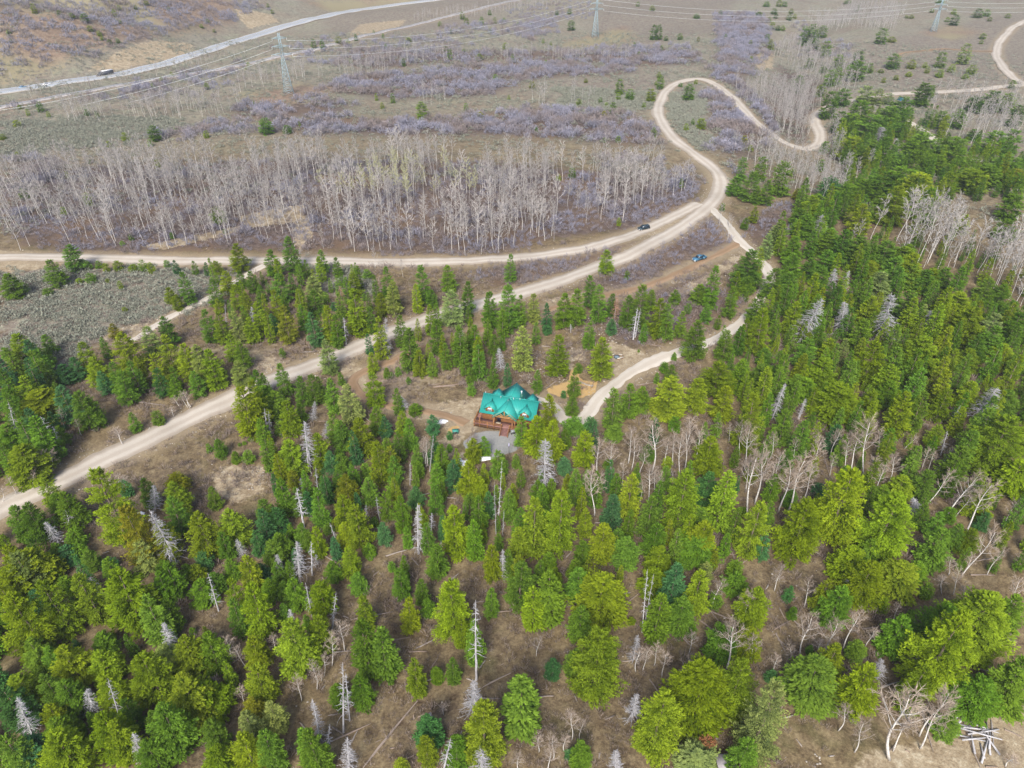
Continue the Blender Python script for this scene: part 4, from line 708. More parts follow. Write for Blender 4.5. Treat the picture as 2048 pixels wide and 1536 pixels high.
OAKM = [mesh_np('oak_shrub', V, F, [MOK]) for V, F in OAKP]
OAKL = [dome(820 + i, 120, 2.0, 2.6, .85, .19, 8) for i in range(5)]
SAGP = [dome(840 + i, 26, .55, .6, .32, .16, 0) for i in range(3)]
TUFP = [dome(860 + i, 22, .45, .8, .6, .05, 6, 1.3) for i in range(4)]
def stone(seed):
    r = np.random.default_rng(seed); bm = __import__('bmesh').new(); __import__('bmesh').ops.create_icosphere(bm, subdivisions=1, radius=.5)
    V = np.array([v.co[:] for v in bm.verts]); F = np.array([[v.index for v in f.verts] for f in bm.faces]); bm.free()
    V *= r.uniform(.7, 1.25, (len(V), 1)); V[:, 2] *= .6; return V, F
STN = [stone(i) for i in range(3)]
MST = plain('pale_stone', (.36, .32, .27), .9, var=.3, scale=.5)
def logm(seed):
    r = np.random.default_rng(seed); m = MB(); n = 8; xs = np.linspace(-.5, .5, n)
    m.tube(np.column_stack([xs, r.normal(0, .006, n).cumsum(), np.full(n, .0)]), np.linspace(.5, .22, n), 6)   # radius scaled on y,z
    return m
LOGM = []
for i in range(4):
    r = np.random.default_rng(900 + i); m = MB(); n = 9; xs = np.linspace(-.5, .5, n)
    V0 = np.column_stack([xs, r.normal(0, .15, n).cumsum() * .5, .35 + 0 * xs]); m.tube(V0, np.linspace(.55, .22, n), 6)
    LOGM.append(m.data('log', MLG, True))
# ------------------------------------------------------------------ planting
TINT = {'y': (.158, .220, .012), 'g': (.104, .188, .017), 'b': (.058, .148, .040), 'o': (.170, .182, .013), 'p': (.190, .245, .060), 'k': (.078, .155, .015), 'r': (.25, .13, .07)}
TINTW = {'y': 'yellow-green', 'g': 'green', 'b': 'blue-green', 'o': 'olive-brown', 'p': 'pale green', 'k': 'dark green', 'r': 'rusty brown'}
PLANTS = []      # (object, category, kind words, x px, y px foot, height m, extra) for the labels
def height_at(G, pty):
    k = (768 - np.asarray(pty, float)) / FP
    return G[:, 1] * (k * CS - SN) / (CS + k * SN) + CAMH - G[:, 2]
def clear_of_roads(P, gap):
    d = np.full(len(P), 99.)
    for L, w in ROAD_W.values(): d = np.minimum(d, seg_dist(P[:, :2], L[::4]) - w)
    return d > gap
trees = []
for ox, oy, s, f in parse(TILES + JUN):
    x, y, yb, wd = [float(k) for k in f[:4]]
    trees.append((ox + x / s, oy + y / s, oy + yb / s, wd / s, f[4]))
tx, ty, tyb, tw = np.array([t[:4] for t in trees]).T; tt = [t[4] for t in trees]
isj = np.arange(len(trees)) >= len(parse(TILES))
ang = np.arctan((768 - tyb) / FP) ; down = PITCH - ang
fy = tyb - .30 * tw * np.sin(down)
fx = tx + (fy - ty) * (1024 - tx) / (VPY - ty)
G = unproj(fx, fy); H_ = height_at(G, ty); dist = np.linalg.norm(G - np.array([0, 0, CAMH]), axis=1); W_ = tw * dist / FP
H_ = np.clip(H_, .9, 34); W_ = np.clip(W_, .5, 14)
order = np.argsort(-H_); keep = []
for i in order:                                    # the lists of neighbouring tiles meet: drop doubles
    if all((G[i, 0] - G[j, 0]) ** 2 + (G[i, 1] - G[j, 1]) ** 2 > (1.3 if H_[i] > 3 else .5) ** 2 for j in keep): keep.append(i)
T_ALL = [(G[i], H_[i], W_[i], tt[i], fx[i], fy[i], bool(isj[i])) for i in keep]
# fill of the closed stand to the right, where single trees can't be told apart in the photograph
FILL = [([(1500, 560), (1560, 470), (1640, 360), (1690, 250), (1830, 240), (2048, 330), (2060, 420), (1980, 400), (1850, 420), (1700, 460), (1640, 480), (2060, 680), (2060, 1010), (1900, 1000), (1800, 880), (1520, 860), (1420, 800), (1470, 720)], 5.2, 'gygkgy'),
        ([(-20, 760), (60, 740), (130, 800), (110, 960), (-20, 960)], 4.5, 'gbg'), ([(-30, 1170), (200, 1120), (480, 1200), (420, 1500), (-30, 1560)], 6.0, 'gygb')]
FILL += [([(1690, 470), (1850, 450), (2060, 560), (2060, 700), (1900, 630), (1740, 540)], 7.0, 'gyg', 1), ([(740, 600), (960, 640), (1050, 640), (1000, 740), (780, 740), (740, 660)], 4.6, 'gyg', 1), ([(1150, 880), (1480, 870), (1480, 1010), (1150, 1010)], 6.5, 'gbg', 1), ([(430, 570), (740, 560), (720, 680), (480, 690)], 5.0, 'gyg', 1), ([(520, 1160), (1000, 1150), (1020, 1300), (560, 1320)], 8.5, 'gyg', 1), ([(0, 1080), (480, 1180), (500, 1540), (-30, 1540), (-30, 1100)], 4.6, 'gygb', 1), ([(540, 900), (900, 930), (1010, 980), (1000, 1130), (560, 1140)], 3.8, 'gbgy', 1), ([(1040, 960), (1240, 1000), (1460, 1000), (1480, 1190), (1060, 1170)], 4.2, 'gyg', 1), ([(1480, 850), (1800, 880), (2060, 980), (2060, 1160), (1700, 1120), (1500, 1000)], 4.8, 'gyg', 1), ([(1420, 650), (1500, 560), (2060, 640), (2060, 860), (1500, 860)], 4.2, 'gygy', 1)]
r = np.random.default_rng(77); pts = [t[0][:2] for t in T_ALL]
asp_px = [np.array(a[0], float) for a in ASPEN_ST[7:10]]
for poly, sp, tints, *slim in FILL:
    q = U(poly)[:, :2]; lo, hi = q.min(0), q.max(0); c = r.uniform(lo, hi, (6000, 2)); c = c[inside(c, q)]
    c3 = np.column_stack([c, ter(c[:, 0], c[:, 1])]); c = c3[clear_of_roads(c3, 2.0)]
    pxs, pys = project(c)
    for p, a, b in zip(c, pxs, pys):
        if not slim and any(inside(np.array([[a, b]]), ap)[0] for ap in asp_px): continue
        A = np.array(pts)
        if np.min((A[:, 0] - p[0]) ** 2 + (A[:, 1] - p[1]) ** 2) < sp ** 2: continue
        h = r.uniform(5, 11) if slim else r.uniform(7, 14); T_ALL.append((p, h, h * (r.uniform(.22, .32) if slim else r.uniform(.26, .40)), tints[int(r.integers(len(tints)))], a, b, False)); pts.append(p[:2])
P_all = np.array([t[0] for t in T_ALL]); okr = clear_of_roads(P_all, -.6)
counts = {}
WK = {'broad': 1.0, 'big': .94, 'spire': 1.16, 'round': 1.0, 'far': 1.0}
for (p, h, wd, ti, a, b, jun), ok in zip(T_ALL, okr):
    if not ok: continue
    asp = h / max(wd, .1); far = np.linalg.norm(p) > 330
    if jun and h < 7.5: kind, proto = 'juniper_tree', ('far' if asp > 1.5 else 'round')
    elif h < 4.6: kind, proto = 'conifer_sapling', ('spire' if asp > 1.7 else 'round')
    elif asp > 2.6: kind, proto = ('fir_tree' if ti in 'bk' else 'spruce_tree' if ti == 'g' else 'slender_pine'), 'spire'
    elif ti in 'yop': kind, proto = 'pine_tree', 'broad'
    elif np.linalg.norm(p) > 215: kind, proto = 'evergreen_tree', 'broad'
    else: kind, proto = 'fir_tree', 'broad'
    if proto == 'broad' and h > 15 and not far: proto = 'big'
    if far and proto == 'broad': proto = 'far'
    counts[kind] = counts.get(kind, 0) + 1
    c = np.array(TINT[ti]) * r.uniform(.80, 1.22) * np.array([r.uniform(.90, 1.12), 1, r.uniform(.8, 1.3)])
    me = CROWN[proto][int(r.integers(len(CROWN[proto])))]
    rz = r.uniform(0, 6.28)
    root = bpy.data.objects.new(kind, None); col.objects.link(root); root.location = p; root.empty_display_size = .3
    lean = r.normal(0, .018, 2); root.rotation_euler = (lean[0], lean[1], rz)
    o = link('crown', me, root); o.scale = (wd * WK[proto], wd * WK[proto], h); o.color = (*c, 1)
    if h > 5 and not far:
        t_ = link('trunk', TRUNKS[int(r.integers(3))], root); t_.scale = (h, h, h)
    PLANTS.append((root, kind, TINTW[ti], a, b, h, asp))
print('conifers', counts)
# ---- dead snags
for ox, oy, s, f in parse(SNAG):
    x, y, bx, by, wd = [float(k) for k in (f[0], f[1], f[2], f[3], f[5])]; ty_ = f[4]
    g = one(ox + bx / s, oy + by / s); h = float(np.clip(height_at(g[None], [oy + y / s])[0], 2.5, 30)); dd = np.linalg.norm(g - np.array([0, 0, CAMH])); wm = wd / s * dd / FP
    top = rays(ox + x / s, oy + y / s)[0]; tt_ = (g[2] + h - CAMH) / top[2]; tp = np.array([0, 0, CAMH]) + top * tt_; lx, ly = (tp - g)[:2]
    L = SNM[ty_]; tm_, bm_ = L[int(r.integers(len(L)))]
    root = bpy.data.objects.new('dead_tree', None); col.objects.link(root); root.location = g
    ln = math.hypot(lx, ly); 
    if ln > .4 * h: lx, ly = lx * .4 * h / ln, ly * .4 * h / ln
    q = Vector((lx, ly, h)).normalized(); root.rotation_euler = Vector((0, 0, 1)).rotation_difference(q).to_euler()
    sx = wm / (4.8 if ty_ != 's' else 2.6); szz = h / 14
    if ty_ != 's': t_ = link('trunk', tm_, root); t_.scale = (max(.5, szz), max(.5, szz), szz)
    b_ = link('branches' if ty_ != 's' else 'bare_stem', bm_, root); b_.scale = (sx, sx, szz); b_.rotation_euler = (0, 0, r.uniform(0, 6))
    PLANTS.append((root, 'dead_tree', {'w': 'bushy silver', 's': 'bare pole-like', 'r': 'rusty red'}[ty_], ox + bx / s, oy + by / s, h, 3))
# ---- single bare aspens
na = 0
for ox, oy, s, f in parse(ASP):
    x, y, bx, by = [float(k) for k in f]
    g = one(ox + bx / s, oy + by / s); h = float(np.clip(height_at(g[None], [oy + y / s])[0], 2.5, 24))
    top = rays(ox + x / s, oy + y / s)[0]; tt_ = (g[2] + h - CAMH) / top[2]; tp = np.array([0, 0, CAMH]) + top * tt_; lx, ly = (tp - g)[:2]
    ln = math.hypot(lx, ly)
    if ln > .35 * h: lx, ly = lx * .35 * h / ln, ly * .35 * h / ln
    q = Vector((lx, ly, h)).normalized()
    root = bpy.data.objects.new('aspen_tree', None); col.objects.link(root); root.location = g
    root.rotation_euler = (Vector((0, 0, 1)).rotation_difference(q) @ Euler((0, 0, r.uniform(0, 6.28))).to_quaternion()).to_euler()
    tm_, cm_ = ASPM[int(r.integers(len(ASPM)))]; k = h / 14; kx = max(.5, k) * r.uniform(.85, 1.2)
    t_ = link('trunk', tm_, root); t_.scale = (kx, kx, k); c_ = link('crown', cm_, root); c_.scale = (kx, kx, k); na += 1
    PLANTS.append((root, 'aspen_tree', 'white-trunked', ox + bx / s, oy + by / s, h, 3))
# ---- aspen stands: the nearest ones as trees, the rest as one thicket
def poisson(poly, sp, seed, gap=1.0):
    rr = np.random.default_rng(seed); q = U(poly)[:, :2]; lo, hi = q.min(0) - 8, q.max(0) + 8; n = int((hi - lo).prod() / sp ** 2 * 3) + 10
    n = min(n, 60000); c = rr.uniform(lo, hi, (n, 2)); big = min(1, np.ptp(q, axis=0).min() / 40); c = c[poly_sdf(c, q) < big * (9 * bumps(c[:, 0], c[:, 1], 26, seed, 4) + 6 * bumps(c[:, 0], c[:, 1], 9, seed + 1, 4) - 1)]; grid = {}; out = []
    for p in c:
        i, j = int(p[0] // sp), int(p[1] // sp)
        if any((p[0] - u[0]) ** 2 + (p[1] - u[1]) ** 2 < sp * sp * .8 for a in (-1, 0, 1) for b in (-1, 0, 1) for u in grid.get((i + a, j + b), ())): continue
        grid.setdefault((i, j), []).append(p); out.append(p)
    if not out: return np.zeros((0, 3))
    out = np.array(out); out = np.column_stack([out, ter(out[:, 0], out[:, 1])])
    return out[clear_of_roads(out, gap)]
AS = []
for i, (poly, sp, h) in enumerate(ASPEN_ST):
    p = poisson(poly, sp * 1.3, 40 + i); 
    cl = bumps(p[:, 0], p[:, 1], 38, 60 + i, 4) + bumps(p[:, 0], p[:, 1], 15, 80 + i, 4) * .6
    p = p[cl > (-.12 if i == 0 else -.36) + .3 * r.uniform(-1, 1, len(p))]
    hh = h * .9 * r.uniform(.6, 1.3, len(p)) * (1 + .15 * bumps(p[:, 0], p[:, 1], 30, 95, 3)); AS.append(np.column_stack([p, hh]))
AS = np.vstack(AS); far_m = seg_dist(AS[:, :2], HWL) > 12; AS = AS[far_m]
da = np.linalg.norm(AS[:, :3] - np.array([0, 0, CAMH]), axis=1); pxa, pya = project(AS[:, :3])
vis = (pxa > -10) & (pxa < 2058) & (pya > 0); idx = np.argsort(np.where(vis, da / AS[:, 3], 1e9)); single = set(idx[:298 - na].tolist())
for i in sorted(single):
    o = link('aspen_tree', ASPF[i % 6][3]); o.location = AS[i, :3]; k = AS[i, 3] / 14; o.scale = (k * r.uniform(.8, 1.15),) * 2 + (k,); o.rotation_euler = (r.normal(0, .03), r.normal(0, .03), r.uniform(0, 6.28))
    PLANTS.append((o, 'aspen_tree', 'thin bare', pxa[i], pya[i], AS[i, 3], 3))
rest = np.array([i for i in range(len(AS)) if i not in single]); Vs, Fs, Ms, nv = [], [], [], 0
for k in range(6):
    ii = rest[rest % 6 == k]; V, Q, mi, _ = ASPF[k]
    sz = AS[ii, 3] / 14; v, f = merge(V, Q, (AS[ii, :3], r.uniform(0, 6.28, len(ii)), sz * r.uniform(.75, 1.1, len(ii)), sz))
    Vs.append(v); Fs.append(f + nv); bud = (((pxa[ii] - 800) / 170) ** 2 + ((pya[ii] - 385) / 32) ** 2 < r.uniform(.4, 1.3, len(ii))); Ms.append((mi[None] + (mi[None] == 1) * bud[:, None]).ravel()); nv += len(v)
o = link('aspen_thicket', mesh_np('aspen_thicket', np.vstack(Vs), np.vstack(Fs), [MAB, MATF, MATG], mi=np.concatenate(Ms))); tag(o, 'leafless aspens packed together on the slope beyond the upper gravel road', 'aspen thicket', kind='stuff')
print('aspens', len(AS))
# ---- oak scrub
OK_ = []
for i, (poly, sp) in enumerate(OAK_ST):
    p = poisson(poly, sp * 1.15, 140 + i, 1.5)
    cl = bumps(p[:, 0], p[:, 1], 30, 160 + i, 4) + bumps(p[:, 0], p[:, 1], 11, 180 + i, 4) * .6
    p = p[cl > (-.35 if sp < 4 else -.05 if sp < 6 else .12) + .15 * r.uniform(-1, 1, len(p))]
    OK_.append(np.column_stack([p, r.uniform(.7, 1.4, len(p)) * (.8 if sp in (4.2, 6.5, 6) else 1.35)]))
OK_ = np.vstack(OK_); m_ = (seg_dist(OK_[:, :2], HWL) > 12) & (seg_dist(OK_[:, :2], RAL) > 7); OK_ = OK_[m_]
pxo, pyo = project(OK_[:, :3]); do = np.linalg.norm(OK_[:, :3] - np.array([0, 0, CAMH]), axis=1)
vis = (pxo > 0) & (pxo < 2048) & (pyo > 0); idx = np.argsort(np.where(vis, do / OK_[:, 3], 1e9)); single = set(idx[:285].tolist())
for i in sorted(single):
    o = link('oak_shrub', OAKM[i % 5]); o.location = OK_[i, :3]; k = OK_[i, 3]; o.scale = (k * r.uniform(.85, 1.2), k * r.uniform(.85, 1.2), k); o.rotation_euler = (0, 0, r.uniform(0, 6.28))
    PLANTS.append((o, 'oak_shrub', 'lavender-grey rounded', pxo[i], pyo[i], OK_[i, 3] * 2.6, 1))
rest = np.array([i for i in range(len(OK_)) if i not in single]); Vs, Fs, nv = [], [], 0
for k in range(5):
    ii = rest[rest % 5 == k]; V, F = OAKL[k]; v, f = merge(V, F, (OK_[ii, :3], r.uniform(0, 6.28, len(ii)), OK_[ii, 3] * r.uniform(.85, 1.2, len(ii)), OK_[ii, 3])); Vs.append(v); Fs.append(f + nv); nv += len(v)
o = link('oak_thicket', mesh_np('oak_thicket', np.vstack(Vs), np.vstack(Fs), [MOK])); tag(o, 'lavender-grey leafless oak scrub in bands across the far slope', 'oak thicket', kind='stuff')
print('oaks', len(OK_))
# ---- low growth and stones: uncountable
def scatter(name, n, protos, mat, region, size, label, cat, seed, gap=.3, dens=None, lift=0):
    rr = np.random.default_rng(seed); px, py = [], []
    P = []
    while sum(len(p) for p in P) < n:
        a = rr.uniform(-.72, .72, n); d = np.sqrt(rr.uniform(region[0] ** 2, region[1] ** 2, n)); p = np.column_stack([d * np.sin(a), d * np.cos(a)])
        if dens is not None: p = p[rr.uniform(0, 1, len(p)) < dens(p)]
        if not len(p): break
        p = np.column_stack([p, ter(p[:, 0], p[:, 1]) + lift]); p = p[clear_of_roads(p, gap)]; P.append(p)
    P = np.vstack(P)[:n]; Vs, Fs, nv = [], [], 0
    for k, (V, F) in enumerate(protos):
        q = P[k::len(protos)]; sz = rr.uniform(size[0], size[1], len(q)) * np.where(rr.uniform(0, 1, len(q)) < .1, 1.6, 1); v, f = merge(V, F, (q, rr.uniform(0, 6.28, len(q)), sz, sz)); Vs.append(v); Fs.append(f + nv); nv += len(v)
    o = link(name, mesh_np(name, np.vstack(Vs), np.vstack(Fs), [mat])); tag(o, label, cat, kind='stuff'); return o
BRW = [U(p)[:, :2] for p in BRUSH[:5] + BRUSH[7:8]]; SGW = [U(p)[:, :2] for p in SAGE]; KEEPOUT = [U(p)[:, :2] for p in APRON + SAND + PALE[:1] + PALE[11:12] + PALE[14:15]]
def in_any(p, L):
    p = p + 7 * np.column_stack([bumps(p[:, 0], p[:, 1], 24, 51, 4) + .5 * bumps(p[:, 0], p[:, 1], 7, 52, 4), bumps(p[:, 0], p[:, 1], 24, 53, 4) + .5 * bumps(p[:, 0], p[:, 1], 7, 54, 4)])
    m = np.zeros(len(p), bool)
    for q in L: m |= inside(p, q)
    return m
cabin_free = lambda p: np.hypot(p[:, 0] - CABIN_C[0], p[:, 1] - CABIN_C[1]) > 11
def d_floor(p): return (~in_any(p, KEEPOUT)) * cabin_free(p) * np.clip(.45 + .8 * bumps(p[:, 0], p[:, 1], 22, 31) + .4 * bumps(p[:, 0], p[:, 1], 7, 32), .05, 1) * (~in_any(p, SGW))
def d_brush(p): return in_any(p, BRW) * np.clip(.7 + .6 * bumps(p[:, 0], p[:, 1], 12, 33), .1, 1) * 1.0
def d_sage(p): return in_any(p, SGW) * np.clip(.7 + .5 * bumps(p[:, 0], p[:, 1], 16, 34), .1, 1)
scatter('underbrush', 15000, TUFP, MBR, (45, 250), (.7, 1.5), 'low leafless brush over the forest floor', 'underbrush', 1, dens=d_floor)
scatter('brush_thicket', 9000, TUFP, MOK, (120, 420), (.9, 1.9), 'grey-lavender brush between the gravel roads', 'brush', 2, dens=d_brush)
scatter('sagebrush', 14000, SAGP, MSG, (150, 520), (.8, 1.7), 'grey-green sagebrush covering the open meadows', 'sagebrush', 3, dens=d_sage)
scatter('meadow_brush', 16000, SAGP, MSG, (330, 760), (1.0, 2.4), 'low grey-green brush speckling the far open meadows', 'meadow brush', 6, dens=lambda p: np.clip(.45 + .8 * bumps(p[:, 0], p[:, 1], 45, 36) + .4 * bumps(p[:, 0], p[:, 1], 14, 37), .06, 1))
RK = [U(p)[:, :2] for p in (PALE[1], PALE[2], PALE[3], PALE[7], PALE[8], PALE[9], PALE[10], PALE[20], [(1020, 700), (1100, 690), (1110, 740), (1040, 760)], [(1180, 640), (1260, 640), (1260, 690), (1190, 680)])]
def d_rock(p):
    d = np.full(len(p), 99.)
    for k in ('gravel_road', 'driveway'): d = np.minimum(d, seg_dist(p, ROAD_W[k][0][::6]) - ROAD_W[k][1])
    return np.clip(in_any(p, RK) * .8 + .25 * (d < 3.5) + .012, 0, 1) * cabin_free(p)
scatter('loose_rocks', 3800, STN, MST, (45, 330), (.16, .45), 'pale loose rocks along the road edges and clearings', 'rocks', 4, dens=d_rock)
# ---- fallen trunks
r5 = np.random.default_rng(505); LG = []
for poly, n in (([(520, 880), (1000, 1000), (1040, 1530), (500, 1530)], 34), ([(1050, 960), (1500, 1000), (1500, 1530), (1050, 1530)], 34), ([(1500, 900), (2040, 1060), (2040, 1520), (1520, 1400)], 44), ([(20, 1100), (480, 1200), (480, 1500), (20, 1500)], 14)):
    q = np.array(poly, float); 
    for a, b in r5.uniform(q.min(0), q.max(0), (n, 2)):
        t = r5.uniform(0, 6.28); l = r5.uniform(9, 26); LG.append((0, 0, 1, (a, b, a + l * math.cos(t), b + l * .75 * math.sin(t))))
for n_, (ox, oy, s, f) in enumerate(parse(LOGS) + LG):
    a, b, c, d = [float(k) for k in f]; A = one(ox + a / s, oy + b / s); B = one(ox + c / s, oy + d / s); L = float(np.linalg.norm(B - A))
    o = link('fallen_log', LOGM[n_ % 4]); o.location = (A + B) / 2; k = min(.62, .26 + L * .018); o.scale = (L, k, k)
    o.rotation_euler = Vector(B - A).to_track_quat('X', 'Z').to_euler()
    PLANTS.append((o, 'fallen_log', 'long fallen' if L > 9 else 'short fallen', ox + (a + c) / 2 / s, oy + (b + d) / 2 / s, L, 1))
# ------------------------------------------------------------------ log cabin
def seam_mat(name, axis):
    m, nt, b = newmat(name); tc = objc(nt); sp = nt.nodes.new('ShaderNodeSeparateXYZ'); nt.links.new(tc, sp.inputs[0])
    f = mth(nt, 'FRACT', mth(nt, 'MULTIPLY', sp.outputs[axis], 2.3)); s = mth(nt, 'LESS_THAN', f, .22)
    c = mix(nt, noise(nt, .6, 3, .5, tc), (.016, .225, .19), (.022, .26, .225)); c = mix(nt, mth(nt, 'MULTIPLY', s, .5), c, (.04, .33, .30))
    nt.links.new(c, b.inputs['Base Color']); b.inputs['Roughness'].default_value = .42; b.inputs['Specular IOR Level'].default_value = .4
    bp = nt.nodes.new('ShaderNodeBump'); bp.inputs['Strength'].default_value = .25; bp.inputs['Distance'].default_value = .06; nt.links.new(s, bp.inputs['Height']); nt.links.new(bp.outputs[0], b.inputs['Normal'])
    return m
def log_wall_mat():
    m, nt, b = newmat('log_wall'); tc = objc(nt); sp = nt.nodes.new('ShaderNodeSeparateXYZ'); nt.links.new(tc, sp.inputs[0])
    f = mth(nt, 'ABSOLUTE', mth(nt, 'SINE', mth(nt, 'MULTIPLY', sp.outputs[2], 3.14159 / .3)))
    c = mix(nt, noise(nt, 1.5, 4, .6, tc), (.19, .08, .028), (.31, .145, .055)); c = mix(nt, ramp(nt, f, [(0, (1, 1, 1)), (.35, (0, 0, 0))]), c, (.09, .04, .018))
    nt.links.new(c, b.inputs['Base Color']); b.inputs['Roughness'].default_value = .6
    bp = nt.nodes.new('ShaderNodeBump'); bp.inputs['Strength'].default_value = .8; bp.inputs['Distance'].default_value = .12; nt.links.new(f, bp.inputs['Height']); nt.links.new(bp.outputs[0], b.inputs['Normal'])
    return m
RX, RY = seam_mat('metal_roof_long', 0), seam_mat('metal_roof_cross', 1)
LW = log_wall_mat(); DK = plain('deck_boards', (.20, .10, .085), .7, var=.2); PST = plain('log_post', (.26, .12, .045), .6, var=.25)
WF = plain('white_frame', (.75, .75, .72), .5, var=.03); GLS = plain('window_glass', (.16, .20, .24), .08, var=.1, spec=.8); DOORM = plain('dark_blue_door', (.02, .022, .05), .4)
TIM = plain('timber', (.36, .20, .08), .6, var=.2); STL = plain('vent_metal', (.62, .64, .66), .35, .6); DGR = plain('green_sheet', (.02, .10, .075), .5)
def plane_hit(px, py, z):
    d = rays(px, py)[0]; t = (z - CAMH) / d[2]; return np.array([0, 0, CAMH]) + d * t
ZR, ZE, LEN, DPT = 6.9, 3.7, 14.6, 4.3
gz = float(ter(CABIN_C[0], CABIN_C[1])); A_ = plane_hit(967.4, 785.7, gz + ZR); B_ = plane_hit(1078.0, 803.6, gz + ZR)
LEN = float(np.linalg.norm((B_ - A_)[:2])); yaw = math.atan2(B_[1] - A_[1], B_[0] - A_[0])
print('cabin', LEN, math.degrees(yaw), A_)
cab = bpy.data.objects.new('log_cabin', None); col.objects.link(cab); cab.location = (A_[0], A_[1], gz); cab.rotation_euler = (0, 0, yaw)
tag(cab, 'two storey log cabin with green metal roof, dormers and a porch deck', 'cabin')
def slab(m, p, q, r_, s, t):
    """roof plane p,q,r,s (upper edge p-q, lower edge r-s), thickness t downward"""
    P = np.array([p, q, r_, s], float); n = np.cross(P[1] - P[0], P[3] - P[0]); n = n / np.linalg.norm(n); n = n if n[2] > 0 else -n
    V = np.vstack([P, P - n * t]); m.add(V, [(0, 1, 2, 3), (7, 6, 5, 4), (0, 4, 5, 1), (1, 5, 6, 2), (2, 6, 7, 3), (3, 7, 4, 0)])
FL = 1.25
# walls
wl = MB(); wl.box((LEN / 2, 0, (FL + ZE) / 2 - .6), (LEN - 1.2, 2 * DPT - 1.5, ZE - FL + 1.55))
yv = DPT - .75
wl.prism([(-yv, ZE - .12), (yv, ZE - .12), (0, ZR - .45)], lambda u, w: (.6, u, w), lambda u, w: (LEN - .6, u, w))
walls = wl.build('log_walls', LW, cab)
fb = MB(); fb.box((LEN / 2, 0, -.1), (LEN - .9, 2 * DPT - 1.2, 1.2)); fb.build('stone_foundation', plain('foundation', (.28, .25, .22), .9, var=.3), cab)
# main roof
mr = MB(); slab(mr, (0, 0, ZR), (LEN, 0, ZR), (LEN, -DPT, ZE), (0, -DPT, ZE), .16); slab(mr, (0, .002, ZR), (LEN, .002, ZR), (LEN, DPT, ZE), (0, DPT, ZE), .16)
mr.bar((-.02, 0, ZR + .02), (LEN + .02, 0, ZR + .02), .3, .1)
roof = mr.build('main_roof', RX, cab)
def cross(name, xc, y0, y1, hw, z, dz, t=.14):
    m = MB(); slab(m, (xc, y0, z), (xc, y1, z), (xc - hw, y1, z - dz), (xc - hw, y0, z - dz), t); slab(m, (xc + .002, y0, z), (xc + .002, y1, z), (xc + hw, y1, z - dz), (xc + hw, y0, z - dz), t)
    m.bar((xc, y0, z + .02), (xc, y1, z + .02), .26, .09); return m.build(name, RY, cab)
GX = 7.0 * LEN / 14.6
cross('entry_roof', GX, .6, -5.9, 3.2, ZR - .04, 2.85)
cross('rear_gable_roof', GX + .15, -.6, 6.6, 3.9, ZR - .02, 3.3)
# rear gable walls
rg = MB(); rg.prism([(-3.3, .2), (3.3, .2), (3.3, ZR - 2.95), (0, ZR - .3), (-3.3, ZR - 2.95)], lambda u, w: (GX + .15 + u, 2, w), lambda u, w: (GX + .15 + u, 6.0, w)); rg.build('rear_wing', LW, cab)
def dormer(xc, y0, y1, face):
    s = 1 if y1 > y0 else -1
    rf = cross('dormer_roof', xc, y0, y1, 1.65, 6.15, 1.25, .12)
    m = MB(); m.prism([(-1.15, 3.9), (1.15, 3.9), (1.15, 5.15), (0, 5.98), (-1.15, 5.15)], lambda u, w: (xc + u, s * 1.2, w), lambda u, w: (xc + u, face, w)); d = m.build('dormer_wall', LW, cab)
    f = MB(); f.box((xc, face + s * .03, 4.72), (1.0, .10, 1.0)); fr = f.build('window', WF, cab)
    g = MB(); g.box((xc - .225, face + s * .06, 4.72), (.38, .08, .82)); g.box((xc + .225, face + s * .06, 4.72), (.38, .08, .82)); g.build('pane', GLS, fr)
DX1, DX2 = 2.65 * LEN / 14.6, 11.75 * LEN / 14.6
dormer(DX1, -.9, -4.1, -3.75); dormer(DX2, -.9, -4.1, -3.75); dormer(DX1 + .35, .9, 4.0, 3.7); dormer(DX2 + .35, .9, 4.0, 3.7)
# porch deck on the front and left sides
dk = MB(); dk.box((LEN / 2, -4.7, FL - .08), (LEN + 2.0, 2.5, .16)); dk.box((-.2, -.4, FL - .083), (1.6, 6.1, .16))
deck = dk.build('porch_deck', DK, cab)
sk_ = MB(); sk_.box((LEN / 2, -5.75, .45), (LEN + 1.6, .12, .7)); sk_.build('deck_skirt', plain('skirt', (.10, .05, .025), .8), cab)
rl = MB(); fy_ = -5.85; SX0, SX1 = GX - 1.0, GX + 1.0 + .1
SX0 += .35; SX1 += .35
for a, b in (((-1.0, fy_), (SX0, fy_)), ((SX1, fy_), (LEN + 1.0, fy_)), ((-1.0, fy_), (-1.0, 2.6)), ((LEN + 1.0, fy_), (LEN + 1.0, -3.6))):
    for z in (FL + .30, FL + .62, FL + .95): rl.bar((*a, z), (*b, z), .10, .12)
railing = rl.build('railing', PST, cab)
for i, x in enumerate([-1.0, .55, 2.6, 4.3, SX0, SX1, 9.3, 11.0, 12.8, LEN + 1.0]):
    tall = x in (.55, 4.3, 9.3) or i == 8; p = MB(); p.tube([(x, fy_ + .02, -.3), (x, fy_ + .02, (ZE - .35 if tall else FL + 1.1))], .14, 8); p.build('porch_post', PST, cab)
for x in (-.55, 1.2): 
    pass
for y in (-3.0, -.2, 2.6): p = MB(); p.tube([(-1.02, y, -.3), (-1.02, y, FL + 1.1)], .12, 8); p.build('porch_post', PST, cab)
for x in (.3, 4.3 * 1, GX + 3.0, LEN - .3):
    p = MB(); p.tube([(x, -3.9, FL), (x, -3.9, ZE + .1)], .13, 8); p.build('wall_post', PST, cab)
st = MB()
